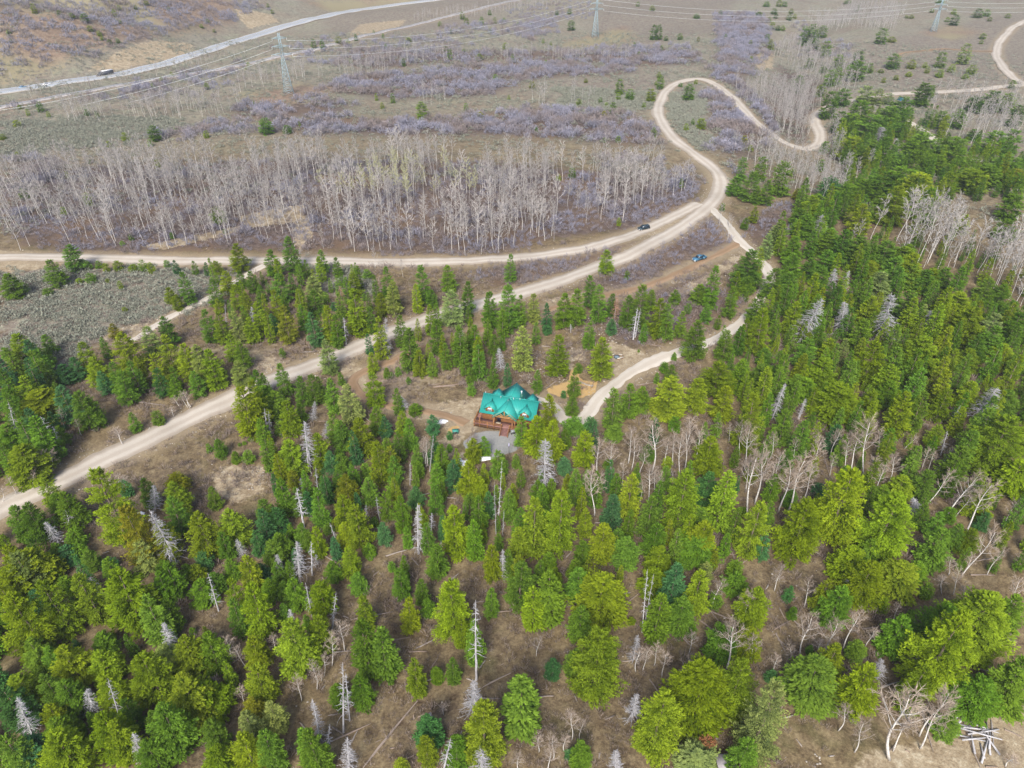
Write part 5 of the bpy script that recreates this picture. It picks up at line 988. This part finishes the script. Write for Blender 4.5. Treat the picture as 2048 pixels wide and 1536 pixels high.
for k in range(7): st.box(((SX0 + SX1) / 2, -5.95 - .3 * (k + .5), FL - .09 - .178 * (k + 1)), (SX1 - SX0 - .1, .34, .08)); st.box(((SX0 + SX1) / 2, -5.95 - .3 * (k + .0) - .02, FL - .18 - .178 * (k + .5)), (SX1 - SX0 - .12, .04, .17))
steps = st.build('steps', DK, cab)
for x in (SX0, SX1):
    h = MB(); h.bar((x, -5.9, FL + .9), (x, -8.0, .85), .1, .12); h.bar((x, -5.9, FL + .45), (x, -8.0, .42), .08, .1); h.bar((x, -5.9, FL - .1), (x, -8.0, -.05), .1, .25); h.tube([(x, -8.0, -.2), (x, -8.0, .95)], .1, 8); h.build('step_rail', PST, cab)
d_ = MB(); d_.box((GX - 2.0, -3.60, FL + 1.06), (1.0, .12, 2.1)); door = d_.build('front_door', DOORM, cab)
k_ = MB(); k_.tube([(GX - 1.62, -3.66, FL + 1.02), (GX - 1.62, -3.74, FL + 1.02)], .05, 8); k_.build('door_handle', STL, door)
mt_ = MB(); mt_.box((GX - 2.0, -4.35, FL + .02), (1.3, .8, .03)); mt_.build('door_mat', plain('mat', (.42, .36, .27), .9), cab)
for x, wdt in ((4.0, 1.5), (9.5, 1.3)):
    f = MB(); f.box((x, -3.585, FL + 1.5), (wdt, .10, .8)); fr = f.build('window', plain('log_frame', (.5, .38, .24), .6), cab)
    g = MB()
    for q in (-1, 0, 1): g.box((x + q * wdt * .31, -3.615, FL + 1.5), (wdt * .26, .08, .62))
    g.build('pane', plain('dark_pane', (.02, .025, .035), .1, spec=.7), fr)
# truss in the entry gable
tr = MB(); zb = ZR - 2.75; yt = -5.55
tr.bar((GX - 2.9, yt, zb + .15), (GX + 2.9, yt, zb + .15), .22, .24); tr.bar((GX, yt + .02, zb), (GX, yt + .02, ZR - .35), .24)
for s in (-1, 1): tr.bar((GX, yt - .01, zb + .3), (GX + s * 1.35, yt - .01, zb + 1.45), .2); tr.bar((GX + s * .1, yt - .02, zb + .3), (GX + s * 2.1, yt - .02, zb + .75), .16); tr.bar((GX + s * 3.1, yt + .01, zb + .02), (GX, yt + .01, ZR - .28), .18, .2)
tr.build('entry_truss', TIM, cab)
for s in (-1, 1): p = MB(); p.tube([(GX + s * 2.75, -5.55, FL), (GX + s * 2.75, -5.55, zb + .1)], .17, 10); p.build('entry_post', PST, cab)
ge = MB(); ge.prism([(-2.3, zb + .3), (2.3, zb + .3), (0, ZR - .5)], lambda u, w: (GX + u, -3.62, w), lambda u, w: (GX + u, -2.0, w)); ge.build('entry_gable_wall', LW, cab)
ch = MB(); cx_ = 9.75 * LEN / 14.6; ch.box((cx_, 1.3, 6.6), (.62, .62, 1.9)); chim = ch.build('chimney', DGR, cab)
cp = MB(); cp.tube([(cx_, 1.3, 7.5), (cx_, 1.3, 8.3)], .17, 10); cp.tube([(cx_, 1.3, 8.3), (cx_, 1.3, 8.5)], [.3, .22], 10); cp.build('chimney_pipe', STL, chim)
for x, y in ((4.7, -.5), (6.75, -1.0), (8.05, -.4), (9.7, -.25), (7.4, -1.9), (.5, .1)):
    z = ZR - abs(y) * (ZR - ZE) / DPT; v = MB(); v.tube([(x * LEN / 14.6, y, z - .1), (x * LEN / 14.6, y, z + .42)], .08, 8); v.tube([(x * LEN / 14.6, y, z + .42), (x * LEN / 14.6, y, z + .52)], .13, 8); v.build('roof_vent', STL, cab)
# things about the cabin
def at_px(name, px, py, rz=0):
    o = bpy.data.objects.new(name, None); col.objects.link(o); p = one(px, py); o.location = p; o.rotation_euler = (0, 0, rz); return o
ub = at_px('utility_box', 911, 866, .1); tag(ub, 'small dark green utility box with a lid on the dirt left of the cabin', 'utility box')
m = MB(); m.box((0, 0, .45), (1.5, 1.0, .9)); m.build('cabinet', plain('box_green', (.03, .15, .11), .5), ub); m = MB(); m.box((0, -.05, .94), (1.6, 1.15, .08)); m.build('lid', plain('box_lid', (.05, .24, .19), .5), ub); m = MB(); m.box((0, -.52, .5), (.9, .05, .5)); m.build('door_panel', plain('box_dark', (.01, .03, .03), .5), ub)
SNW = plain('old_snow', (.84, .86, .90), .6, var=.05, scale=2)
def blob(name, px, py, rx, ry, h, mat, label, cat, seed):
    r_ = np.random.default_rng(seed); p = one(px, py); n = 22; V = [(0, 0, h)]; F = []
    for k, q in enumerate((.45, .8, 1.0)):
        for i in range(n):
            a = 6.2832 * i / n; w_ = 1 + .22 * math.sin(2 * a + seed) + .14 * math.sin(5 * a + seed * 2) + r_.normal(0, .04)
            x, y = rx * q * w_ * math.cos(a), ry * q * w_ * math.sin(a); V.append((x, y, h * (1 - q ** 2.2) - (.12 if k == 2 else 0) + float(ter(p[0] + x, p[1] + y)) - p[2]))
    T = [(0, 1 + i, 1 + (i + 1) % n) for i in range(n)]; Q = [(1 + k * n + i, 1 + (k + 1) * n + i, 1 + (k + 1) * n + (i + 1) % n, 1 + k * n + (i + 1) % n) for k in range(2) for i in range(n)]
    o = link(name, mesh_np(name, np.array(V, float), [np.array(Q), np.array(T)], [mat], True), None, p); return tag(o, label, cat)
blob('snow_patch', 921, 925, 1.3, 1.5, .5, SNW, 'rounded white snow patch at the left foot of the gravel apron', 'snow', 3)
blob('snow_patch', 966, 917, 2.6, .8, .35, SNW, 'long thin white snow patch behind the two small trees on the apron edge', 'snow', 5)
blob('snow_patch', 938, 922, 1.0, .7, .3, SNW, 'smallest snow patch between the two other snow patches below the apron', 'snow', 8)
blob('snow_patch', 283, 1026, .9, .5, .3, SNW, 'tiny snow patch beside the grey dead tree below the gravel road', 'snow', 9)
wt = blob('covered_boat', 884, 844, 1.7, .9, .7, plain('white_tarp', (.8, .8, .8), .5, var=.06), 'white covered low hull lying beside the dirt drive left of the cabin', 'covered boat', 12)
gp = at_px('flag_post', 1018, 912); tag(gp, 'thin dark post with a pale head standing at the edge of the gravel apron', 'post')
m = MB(); m.tube([(0, 0, -.2), (0, 0, 3.4)], .06, 6); m.build('pole', plain('dark_pole', (.06, .05, .06), .6), gp); m = MB(); m.tube([(0, 0, 3.2), (0, 0, 3.9)], [.18, .12], 8); m.tube([(0, 0, 3.9), (0, 0, 4.2)], [.05, .1], 8); m.build('post_head', plain('pale_head', (.45, .42, .6), .5), gp)  # pale top of a flag post, no lamp: it gives no light
br = at_px('fire_pit_grill', 1026, 868, .2); tag(br, 'grey barbecue grill standing on the gravel right of the cabin steps', 'grill')
m = MB(); m.box((0, 0, .85), (1.2, .6, .35)); m.tube([(-.6, 0, 1.02), (.6, 0, 1.02)], .3, 10); m.build('grill_body', plain('grill_grey', (.2, .21, .22), .4), br); m = MB(); m.box((-.45, 0, .33), (.08, .5, .68)); m.box((.45, 0, .33), (.08, .5, .68)); m.box((0, 0, .25), (.9, .5, .05)); m.build('cart', plain('grill_dark', (.05, .05, .05), .5), br)
fp = at_px('fire_pit', 1233.5, 714.5); tag(fp, 'round dark fire pit in the middle of the pale gravel clearing', 'fire pit')
m = MB(); m.tube([(0, 0, .0), (0, 0, .35)], [.9, .8], 16); m.build('ring', plain('steel_ring', (.08, .12, .14), .5), fp); m = MB(); m.tube([(0, 0, .30), (0, 0, .37)], .6, 16); m.build('ash_bed', plain('ash', (.16, .2, .24), .9), fp)
for px, py, rz, L, lb in ((1240.5, 718, .42, 2.0, 'plank bench on the near side of the round fire pit'), (1226.5, 711.5, .75, 1.0, 'short plank bench left of the round fire pit'), (1241, 711.5, -.5, 1.1, 'short plank bench right of the round fire pit, farther side')):
    b_ = at_px('plank_bench', px, py, rz); tag(b_, lb, 'bench', 'benches round the fire pit'); m = MB(); m.box((0, 0, .45), (L, .38, .09)); m.build('seat', plain('bench_wood', (.55, .50, .43), .7), b_)
    for s in (-1, 1): m = MB(); m.box((s * L * .38, 0, .2), (.18, .3, .42)); m.build('leg', PST, b_)
sl_ = MB()
for i in range(7): sl_.tube([(-2.3 + i * .72, .3 * math.sin(i * .9), .1), (-1.65 + i * .72, .3 * math.sin((i + 1) * .9), .1)], .26, 7)
o = sl_.build('stone_edging', MST, None, one(1168, 768)); o.rotation_euler = (0, 0, -.35); tag(o, 'row of pale stones edging the tan sand play area', 'edging')
gx = at_px('wooden_trough', 1580, 1362.5, .33); tag(gx, 'long weathered grey wooden box lying among the pines on the right', 'wooden box')
m = MB(); m.box((0, 0, .35), (2.9, .75, .7)); m.build('box', plain('grey_board', (.34, .33, .33), .8, var=.2), gx); m = MB(); m.box((0, 0, .74), (3.0, .85, .06)); m.build('lid', plain('grey_lid', (.44, .43, .43), .8, var=.15), gx)
sh = at_px('shed', 1450, 1548, .03); tag(sh, 'flat grey shed roof seen through pines at the bottom edge', 'shed')
m = MB(); m.box((0, 0, 1.0), (2.6, 3.6, 2.2)); m.build('wall', plain('shed_wall', (.25, .2, .16), .8), sh); m = MB(); m.box((0, 0, 2.2), (3.0, 4.2, .12)); m.build('roof', plain('shed_roof', (.38, .35, .36), .6, var=.1), sh)
lp = at_px('log_heap', 1950, 1470, 0); tag(lp, 'heap of bleached cut logs at the clearing edge, bottom right', 'log heap')
r2 = np.random.default_rng(4)
for i in range(16):
    a = r2.normal(.9 if i % 2 else -.15, .35); L = r2.uniform(2.5, 6.5); c = np.array([r2.normal(0, 1.3), r2.normal(0, 1.6), .25 + .13 * (i % 5)]); d = np.array([math.cos(a), math.sin(a), r2.normal(0, .06)]); q = MB(); q.tube([c - d * L / 2, c + d * L / 2], [.17, .11], 6); q.build('log', MSN, lp)
# ------------------------------------------------------------------ vehicles
TYR = plain('tyre', (.02, .02, .02), .8); RIM = plain('rim', (.45, .46, .48), .35, .7); LMP = plain('head_lamp', (.75, .75, .72), .2); RED_ = plain('tail_lamp', (.35, .02, .02), .3); CGL = plain('car_glass', (.02, .03, .045), .08, spec=.8)
def car(name, px, py, rz, paint, kind, label, cat, L=4.7, W=1.9, H=1.7):
    root = at_px(name, px, py, rz); tag(root, label, cat, 'vehicles on the highway' if py < 200 else None)
    zc = root.location.z; root.location.z = zc + (.42 if py < 200 else .16)
    m = MB(); h = L / 2; wh = .95
    if kind == 'pickup': prof = [(-h, .45), (h, .40), (h, .95), (h - .25, 1.08), (h - 1.35, 1.15), (-h + 1.75, 1.15), (-h + 1.75, .75), (-h + .12, .75), (-h + .12, 1.1), (-h, 1.1)]
    elif kind == 'suv': prof = [(-h, .45), (h, .40), (h, .85), (h - .2, 1.02), (h - 1.2, 1.10), (-h + .05, 1.15), (-h, .9)]
    else: prof = [(-h, .40), (h, .36), (h, .72), (h - .3, .85), (h - 1.2, .95), (-h + .6, .98), (-h, .9)]
    # body as strips along the profile so that concave beds stay open
    top = prof[1:]; V, Q = [], []
    m.prism(prof, lambda u, w: (u, -W / 2, w), lambda u, w: (u, W / 2, w)) if kind != 'pickup' else None
    if kind == 'pickup':
        m.prism([(-h + 1.75, .45), (h, .40), (h, .95), (h - .25, 1.08), (h - 1.35, 1.15), (-h + 1.75, 1.15)], lambda u, w: (u, -W / 2, w), lambda u, w: (u, W / 2, w))
        m.box((-h + .87, 0, .6), (1.76, W - .01, .3))
        for s in (-1, 1): m.box((-h + .87, s * (W / 2 - .06), .9), (1.75, .12, .5))
        m.box((-h + .06, 0, .9), (.12, W - .02, .5))
    m.build('body', paint, root)
    c0, c1 = {'pickup': (-h + 1.8, h - 1.45), 'suv': (-h + .12, h - 1.25), 'car': (-h + .7, h - 1.15)}[kind]
    zb = {'pickup': 1.15, 'suv': 1.12, 'car': .96}[kind]; ins = .45 if kind != 'car' else .6
    g = MB(); g.prism([(c0, zb - .02), (c1, zb - .02), (c1 - ins, H), (c0 + (.12 if kind != 'car' else .5), H)], lambda u, w: (u, -W / 2 + .08 + (w - zb) * .22, w), lambda u, w: (u, W / 2 - .08 - (w - zb) * .22, w)); g.build('windows', CGL, root)
    t = MB(); t.box(((c0 + c1 - ins + .12) / 2, 0, H + .015), (c1 - c0 - ins - .1, W - .42, .07)); t.build('car_roof', paint, root)
    for sx in (-1, 1):
        for sy in (-1, 1):
            w_ = MB(); w_.tube([(sx * (h - .9), sy * (W / 2 - .22), .36), (sx * (h - .9), sy * (W / 2 + .02), .36)], .37, 14); we = w_.build('wheel', TYR, root)
            q = MB(); q.tube([(sx * (h - .9), sy * (W / 2 + .0), .36), (sx * (h - .9), sy * (W / 2 + .04), .36)], .22, 10); q.build('rim', RIM, we)
    for sy in (-1, 1):
        q = MB(); q.box((h, sy * (W / 2 - .25), .72), (.06, .36, .2)); q.build('headlight', LMP, root); q = MB(); q.box((-h, sy * (W / 2 - .16), .9), (.06, .2, .28)); q.build('tail_light', RED_, root)
    q = MB(); q.box((h + .03, 0, .48), (.12, W - .1, .22)); q.build('bumper', RIM if kind != 'car' else TYR, root)
    return root
def paint(n, c): return plain(n, c, .3, .2, var=.03, spec=.6)
car('suv', 1287, 459.5, R(180 + 24), paint('dark_teal', (.012, .03, .04)), 'suv', 'dark green-black car parked at the verge of the upper gravel road', 'car', 4.9)
car('pickup_truck', 1398, 520.5, R(180 + 30), paint('truck_blue', (.05, .15, .24)), 'pickup', 'blue pickup truck parked on the brown dirt track', 'pickup', 5.5, 1.95, 1.85)
hd = lambda i: math.atan2(HWL[i + 1][1] - HWL[i][1], HWL[i + 1][0] - HWL[i][0])
def near(px, py): p = one(px, py); return int(np.argmin(np.hypot(HWL[:-1, 0] - p[0], HWL[:-1, 1] - p[1])))
car('white_car', 94, 171.5, hd(near(94, 171)), paint('white_paint', (.8, .8, .8)), 'car', 'small white car driving on the pale highway', 'car', 4.8, 1.9, 1.45)
car('blue_car', 46, 177, hd(near(46, 177)), paint('light_blue', (.20, .34, .50)), 'car', 'light blue car on the highway left of the white car', 'car', 4.6, 1.85, 1.45)
car('dark_car', 201, 154, hd(near(201, 154)), paint('black_paint', (.02, .02, .025)), 'car', 'dark car just in front of the white-topped truck on the highway', 'car', 4.8, 1.9, 1.6)
bt = at_px('box_truck', 214, 151.5, hd(near(214, 151)) + math.pi); bt.location.z += .45; tag(bt, 'box truck with white roof and dark sides on the highway', 'truck', 'vehicles on the highway')
m = MB(); m.box((-1.0, 0, 2.0), (8.0, 2.4, 2.5)); m.build('cargo_box', plain('box_side', (.06, .065, .08), .5), bt); m = MB(); m.box((-1.0, 0, 3.29), (8.05, 2.45, .08)); m.build('box_roof', plain('box_white', (.85, .85, .85), .5, var=.02), bt)
m = MB(); m.prism([(3.1, .6), (5.2, .6), (5.2, 1.5), (4.7, 2.6), (3.1, 2.6)], lambda u, w: (u, -1.1, w), lambda u, w: (u, 1.1, w)); m.build('cab', paint('cab_dark', (.04, .045, .06)), bt)
m = MB(); m.prism([(4.78, 1.6), (5.21, 1.6), (4.80, 2.45)], lambda u, w: (u + .03, -1.0, w), lambda u, w: (u + .03, 1.0, w)); m.build('windscreen', CGL, bt)
for x in (4.2, -2.6, -3.8):
    for s in (-1, 1): m = MB(); m.tube([(x, s * .95, .5), (x, s * 1.22, .5)], .5, 12); we = m.build('wheel', TYR, bt); q = MB(); q.tube([(x, s * 1.2, .5), (x, s * 1.25, .5)], .28, 8); q.build('rim', RIM, we)
tp = at_px('blue_tarp', 1801, 200, .2); o = MB(); o.prism([(-1.3, 0), (1.3, 0), (.7, 1.2), (-.7, 1.2)], lambda u, w: (u, -1.6, w), lambda u, w: (u, 1.6, w)); o.build('tent_canopy', plain('tarp_blue', (.05, .25, .55), .6), tp); q = MB()
for sx in (-1.7, 1.7):
    for sy in (-1.5, 1.5): q.tube([(sx, sy, -.2), (sx, sy, .5)], .05, 5)
q.box((0, 0, .02), (3.4, 3.0, .06)); q.build('ground_sheet', plain('sheet', (.1, .2, .35), .7), tp); tag(tp, 'bright blue tarp tent beside the pale road at the forest edge', 'tent')
# ------------------------------------------------------------------ power line
LAT = plain('galvanised_steel', (.30, .40, .44), .5, .3, var=.1); WIR = plain('wire_metal', (.62, .66, .66), .5, .2)
def tower(px, py, top_py, rz, label):
    g = one(px, py); h = float(np.clip(height_at(g[None], [top_py])[0], 30, 60)); root = bpy.data.objects.new('transmission_tower', None); col.objects.link(root); root.location = g; root.rotation_euler = (0, 0, rz); tag(root, label, 'pylon', 'transmission towers')
    b = MB(); W0, W1 = h * .085, h * .022; zk = .62 * h; t_ = .12
    def corner(z, i): w_ = W0 + (W1 - W0) * min(1, z / zk); return np.array([w_ * (1 if i in (0, 3) else -1), w_ * (1 if i < 2 else -1), z])
    for i in range(4):
        l = MB(); l.bar(corner(-.5, i), corner(zk, i), .19); l.build('leg', LAT, root)
    n = 9
    for k in range(n):
        z0, z1 = zk * (1 - (1 - k / n) ** 1.15), zk * (1 - (1 - (k + 1) / n) ** 1.15)
        for i in range(4): b.bar(corner(z0, i), corner(z1, (i + 1) % 4), t_); b.bar(corner(z0, (i + 1) % 4), corner(z1, i), t_); b.bar(corner(z1, i), corner(z1, (i + 1) % 4), t_)
    b.build('lattice', LAT, root)
    hd_ = MB()
    for sx in (-1, 1):
        for sy in (-1, 1): hd_.bar((sx * W1, sy * W1, zk), (sx * W1 * .5, sy * W1, h), .22)
    for k in range(6):
        z0, z1 = zk + (h - zk) * k / 6, zk + (h - zk) * (k + 1) / 6
        for sy in (-1, 1): hd_.bar((-W1, sy * W1, z0), (W1 * .7, sy * W1, z1), t_)
        for sx in (-1, 1): hd_.bar((sx * W1, -W1, z0), (sx * W1 * .8, W1, z1), t_)
    hd_.build('mast', LAT, root)
    pts = []
    for z, wd in ((.66 * h, 6.5), (.79 * h, 5.5), (.92 * h, 4.5)):
        a = MB()
        for sy in (-1, 1):
            a.bar((-wd, 0, z), (0, sy * W1, z + .9), .16); a.bar((wd, 0, z), (0, sy * W1, z + .9), .16); a.bar((-wd, 0, z), (0, sy * W1, z - .5), .16); a.bar((wd, 0, z), (0, sy * W1, z - .5), .16)
        ar = a.build('cross_arm', LAT, root)
        for s in (-1, 1): i_ = MB(); i_.tube([(s * wd, 0, z), (s * wd, 0, z - 1.6)], .12, 6); i_.build('insulator', WIR, ar)
        pts.append((wd, z - 1.6))
    return root, pts, h
TW = [tower(578, 188, 66, .25, 'blue-grey lattice pylon on the bare brown pad left of centre'), tower(1190, 74, -12, .05, 'blue-grey lattice pylon on the reddish pad at the top centre'), tower(1866, 63, -2, -.2, 'faint lattice pylon on the open meadow at top right')]
def wpt(T, s, j):
    root, pts, h = T; M = Matrix.Translation(root.location) @ Matrix.Rotation(root.rotation_euler.z, 4, 'Z'); return np.array(M @ Vector((s * pts[j][0], 0, pts[j][1])))
def wire(a, b, sag, label, cat='power line'):
    t = np.linspace(0, 1, 40)[:, None]; P = a + (b - a) * t; P[:, 2] -= sag * 4 * (t * (1 - t))[:, 0]; m = MB(); m.tube(P, .065, 4); o = m.build('power_line', WIR); o['label'] = label; o['category'] = cat; o['group'] = 'power lines between the pylons'
ends0 = [(-40, 226), (-40, 245), (-40, 263)]
names = ['top', 'middle', 'lowest']
for j in range(3):
    a = wpt(TW[0], -1, 2 - j); d = rays(*ends0[j])[0]; t = np.hypot(a[0], a[1]) * 1.06 / np.hypot(d[0], d[1]); e = np.array([0, 0, CAMH]) + d * t
    wire(a, e, 5, names[j] + ' power line running from the left pylon out of the left edge')
    wire(wpt(TW[0], 1, 2 - j), wpt(TW[1], -1, 2 - j), 9, names[j] + ' power line between the left pylon and the top centre pylon')
    wire(wpt(TW[1], 1, 2 - j), wpt(TW[2], -1, 2 - j), 9, names[j] + ' power line between the top centre pylon and the right pylon')
    b = wpt(TW[2], 1, 2 - j); wire(b, b + np.array([260, 60, 4.0]), 6, names[j] + ' power line leaving the right pylon for the right edge')
WP = plain('utility_pole_wood', (.16, .13, .12), .8)
for px, py, ty_, lb in ((183, 181, 156, 'dark wooden utility pole below the highway near the box truck'), (64, 184, 173, 'dark wooden utility pole below the highway between the two small cars'), (520, 97, 78, 'dark wooden utility pole beside the bend of the highway left of the pylon'), (1218, 28, -4, 'thin wooden utility pole just right of the top centre pylon'), (1878, 105, 92, 'short wooden pole beside the field track in the right meadow')):
    g = one(px, py); h = float(np.clip(height_at(g[None], [ty_])[0], 6, 16)); root = bpy.data.objects.new('utility_pole', None); col.objects.link(root); root.location = g; tag(root, lb, 'pole', 'wooden utility poles'); m = MB(); m.tube([(0, 0, -.4), (0, 0, h)], [.22, .14], 6); m.build('pole', WP, root); m = MB(); m.bar((-1.1, 0, h - .7), (1.1, 0, h - .7), .16); m.build('cross_arm', WP, root)
# ------------------------------------------------------------------ a label for every plant, from its looks and what it stands by
LM = [(1022, 800, 'the green-roofed cabin'), (985, 890, 'the grey gravel apron'), (1140, 775, 'the tan sand area'), (1233, 714, 'the fire pit'), (1398, 519, 'the blue pickup'), (1287, 459, 'the dark parked car'), (1090, 930, 'the ghost-white dead fir'), (1600, 650, 'the leftmost big ghost fir'), (1775, 640, 'the tallest ghost fir'), (1980, 795, 'the rightmost ghost fir'), (640, 720, 'the roadside rocky patch'), (250, 900, 'the lower gravel road'), (100, 980, 'the road end at left'), (1485, 490, 'the driveway fork'), (1440, 370, 'the big road bend'), (1360, 165, 'the top hairpin bend'), (1610, 296, 'the gully hairpin'), (1950, 1465, 'the log heap'), (1580, 1362, 'the grey wooden box'), (1450, 1530, 'the shed roof'), (955, 1300, 'the tall snag in the clearing'), (640, 1260, 'the twin snag clearing'), (820, 1060, 'the grey twin snags'), (610, 890, 'the silver snag above the clearing'), (470, 970, 'the stony slope'), (170, 620, 'the sage meadow'), (300, 660, 'the pale side track'), (20, 520, 'the wide road end'), (700, 523, 'the straight upper road'), (1210, 530, 'the lone tilted pine'), (850, 690, 'the brown dirt track'), (1500, 650, 'the driveway curve'), (1850, 500, 'the right aspen grove'), (1700, 330, 'the forest track'), (1900, 185, 'the pale meadow road'), (1800, 199, 'the blue tarp'), (2000, 100, 'the far right road bend'), (1866, 60, 'the right pylon'), (1190, 70, 'the top centre pylon'), (578, 188, 'the left pylon'), (300, 140, 'the highway cut'), (94, 171, 'the white highway car'), (560, 440, 'the pale bare bank'), (1400, 905, 'the near aspen row'), (1700, 920, 'the white aspen trunks'), (1780, 1330, 'the big double pine'), (1190, 1330, 'the large bright pine'), (290, 1060, 'the tangled dead fir'), (1300, 1000, 'the dark middle firs'), (60, 860, 'the left edge stand'), (300, 1380, 'the lower left stand'), (830, 225, 'the scrub band pair'), (1660, 80, 'the gully head'), (1520, 120, 'the bare cliff'), (1000, 60, 'the upper scrub slope'), (800, 400, 'the aspen slope'), (200, 400, 'the left aspen slope'), (1150, 200, 'the small aspen clump'), (1870, 650, 'the deep right stand'), (1960, 900, 'the right slope stand'), (60, 1250, 'the far left stand')]
ORD = ['', 'second', 'third', 'fourth', 'fifth', 'sixth', 'seventh', 'eighth', 'ninth', 'tenth', 'eleventh', 'twelfth', 'thirteenth', 'fourteenth', 'fifteenth', 'sixteenth', 'seventeenth', 'eighteenth', 'nineteenth', 'twentieth']
CAT = {'slender_pine': 'pine', 'fir_tree': 'fir', 'evergreen_tree': 'evergreen', 'pine_tree': 'pine', 'spruce_tree': 'spruce', 'conifer_sapling': 'sapling', 'juniper_tree': 'juniper', 'dead_tree': 'dead tree', 'aspen_tree': 'aspen', 'oak_shrub': 'shrub', 'fallen_log': 'log'}
GRP = {'slender_pine': 'slender pines of the mountain forest', 'evergreen_tree': 'evergreens along the middle roads and slopes', 'fir_tree': 'firs of the mountain forest', 'pine_tree': 'pines of the mountain forest', 'spruce_tree': 'slim spruces of the mountain forest', 'conifer_sapling': 'young conifers', 'juniper_tree': 'junipers dotted over the far slope', 'dead_tree': 'dead trees among the green ones', 'aspen_tree': 'leafless aspens', 'oak_shrub': 'leafless oak shrubs', 'fallen_log': 'fallen logs'}
def size_word(kind, h):
    lo, hi = {'conifer_sapling': (2.2, 3.6), 'juniper_tree': (3, 5), 'oak_shrub': (2.2, 3.2), 'fallen_log': (0, 0), 'aspen_tree': (9, 14)}.get(kind, (9, 15))
    return '' if kind == 'fallen_log' else 'small' if h < lo else 'tall' if h > hi else 'mid-sized'
NOUN = {'slender_pine': 'slender pine', 'fir_tree': 'fir', 'evergreen_tree': 'evergreen', 'pine_tree': 'pine', 'spruce_tree': 'slim spruce', 'conifer_sapling': 'young conifer', 'juniper_tree': 'juniper', 'dead_tree': 'dead tree', 'aspen_tree': 'aspen', 'oak_shrub': 'oak shrub', 'fallen_log': 'log'}
buckets = {}
for (o, kind, look, a, b, h, asp_) in PLANTS:
    d = [math.hypot(a - x, (b - y) * 1.3) for x, y, _ in LM]; i = int(np.argmin(d)); x, y, nm = LM[i]; dx, dy = a - x, (b - y) * 1.3
    side = ('right of' if dx > 0 else 'left of') if abs(dx) > abs(dy) else ('in front of' if dy > 0 else 'behind')
    buckets.setdefault((' '.join(k for k in (size_word(kind, h), look, NOUN[kind]) if k), side, nm), []).append((d[i], o, kind))
for (what, side, nm), L in buckets.items():
    L.sort(key=lambda t: t[0])
    for n, (d, o, kind) in enumerate(L):
        lab = f'{what} {side} {nm}' if len(L) == 1 else f'{what} {side} {nm}, {(ORD[n] + " ") if n else ""}nearest' if n < 20 else f'{what} {side} {nm}, among the farthest'
        tag(o, lab, CAT[kind], GRP[kind])
# ------------------------------------------------------------------ light
w = bpy.data.worlds.new('World'); sc.world = w; w.use_nodes = True; nt = w.node_tree
bg = nt.nodes['Background']; sk = nt.nodes.new('ShaderNodeTexSky'); sk.sky_type = 'NISHITA'; sk.sun_disc = False
EL, AZ = R(43), R(192)
sk.sun_elevation = EL; sk.sun_rotation = AZ; sk.dust_density = 3.0; sk.ozone_density = 1.0; sk.air_density = .9
nt.links.new(sk.outputs[0], bg.inputs[0]); bg.inputs[1].default_value = .105
sl = bpy.data.lights.new('sun', 'SUN'); sl.energy = 2.7; sl.angle = R(18); sl.color = (1, .97, .92)
so = bpy.data.objects.new('sun', sl); col.objects.link(so)
dirv = Vector((math.sin(AZ) * math.cos(EL), math.cos(AZ) * math.cos(EL), math.sin(EL)))
so.rotation_euler = dirv.to_track_quat('Z', 'Y').to_euler(); so.location = (0, 0, 300)
sc.view_settings.view_transform = 'Standard'; sc.view_settings.look = 'None'; sc.view_settings.gamma = 1
sc.view_settings.exposure = 1.2
sc.cycles.max_bounces = 5; sc.cycles.diffuse_bounces = 3; sc.cycles.transparent_max_bounces = 6
sc.cycles.use_denoising = True; sc.cycles.denoiser = 'OPENIMAGEDENOISE'; sc.cycles.denoising_input_passes = 'RGB_ALBEDO_NORMAL'; sc.cycles.denoising_prefilter = 'ACCURATE'

m = bpy.data.materials.new('haze_air'); m.use_nodes = True; nt = m.node_tree; nt.nodes.remove(nt.nodes['Principled BSDF'])
pv = nt.nodes.new('ShaderNodeVolumePrincipled'); pv.inputs['Color'].default_value = (.86, .92, 1, 1); pv.inputs['Density'].default_value = .00014; pv.inputs['Anisotropy'].default_value = .2
nt.links.new(pv.outputs[0], nt.nodes['Material Output'].inputs['Volume'])
zlo = float(V_[:, 2].min()) - 1
hz = MB(); hz.box((0, 0, (zlo + 290) / 2), (18400, 18400, 290 - zlo)); tag(hz.build('haze', m), kind='stuff')
sc.cycles.volume_bounces = 0
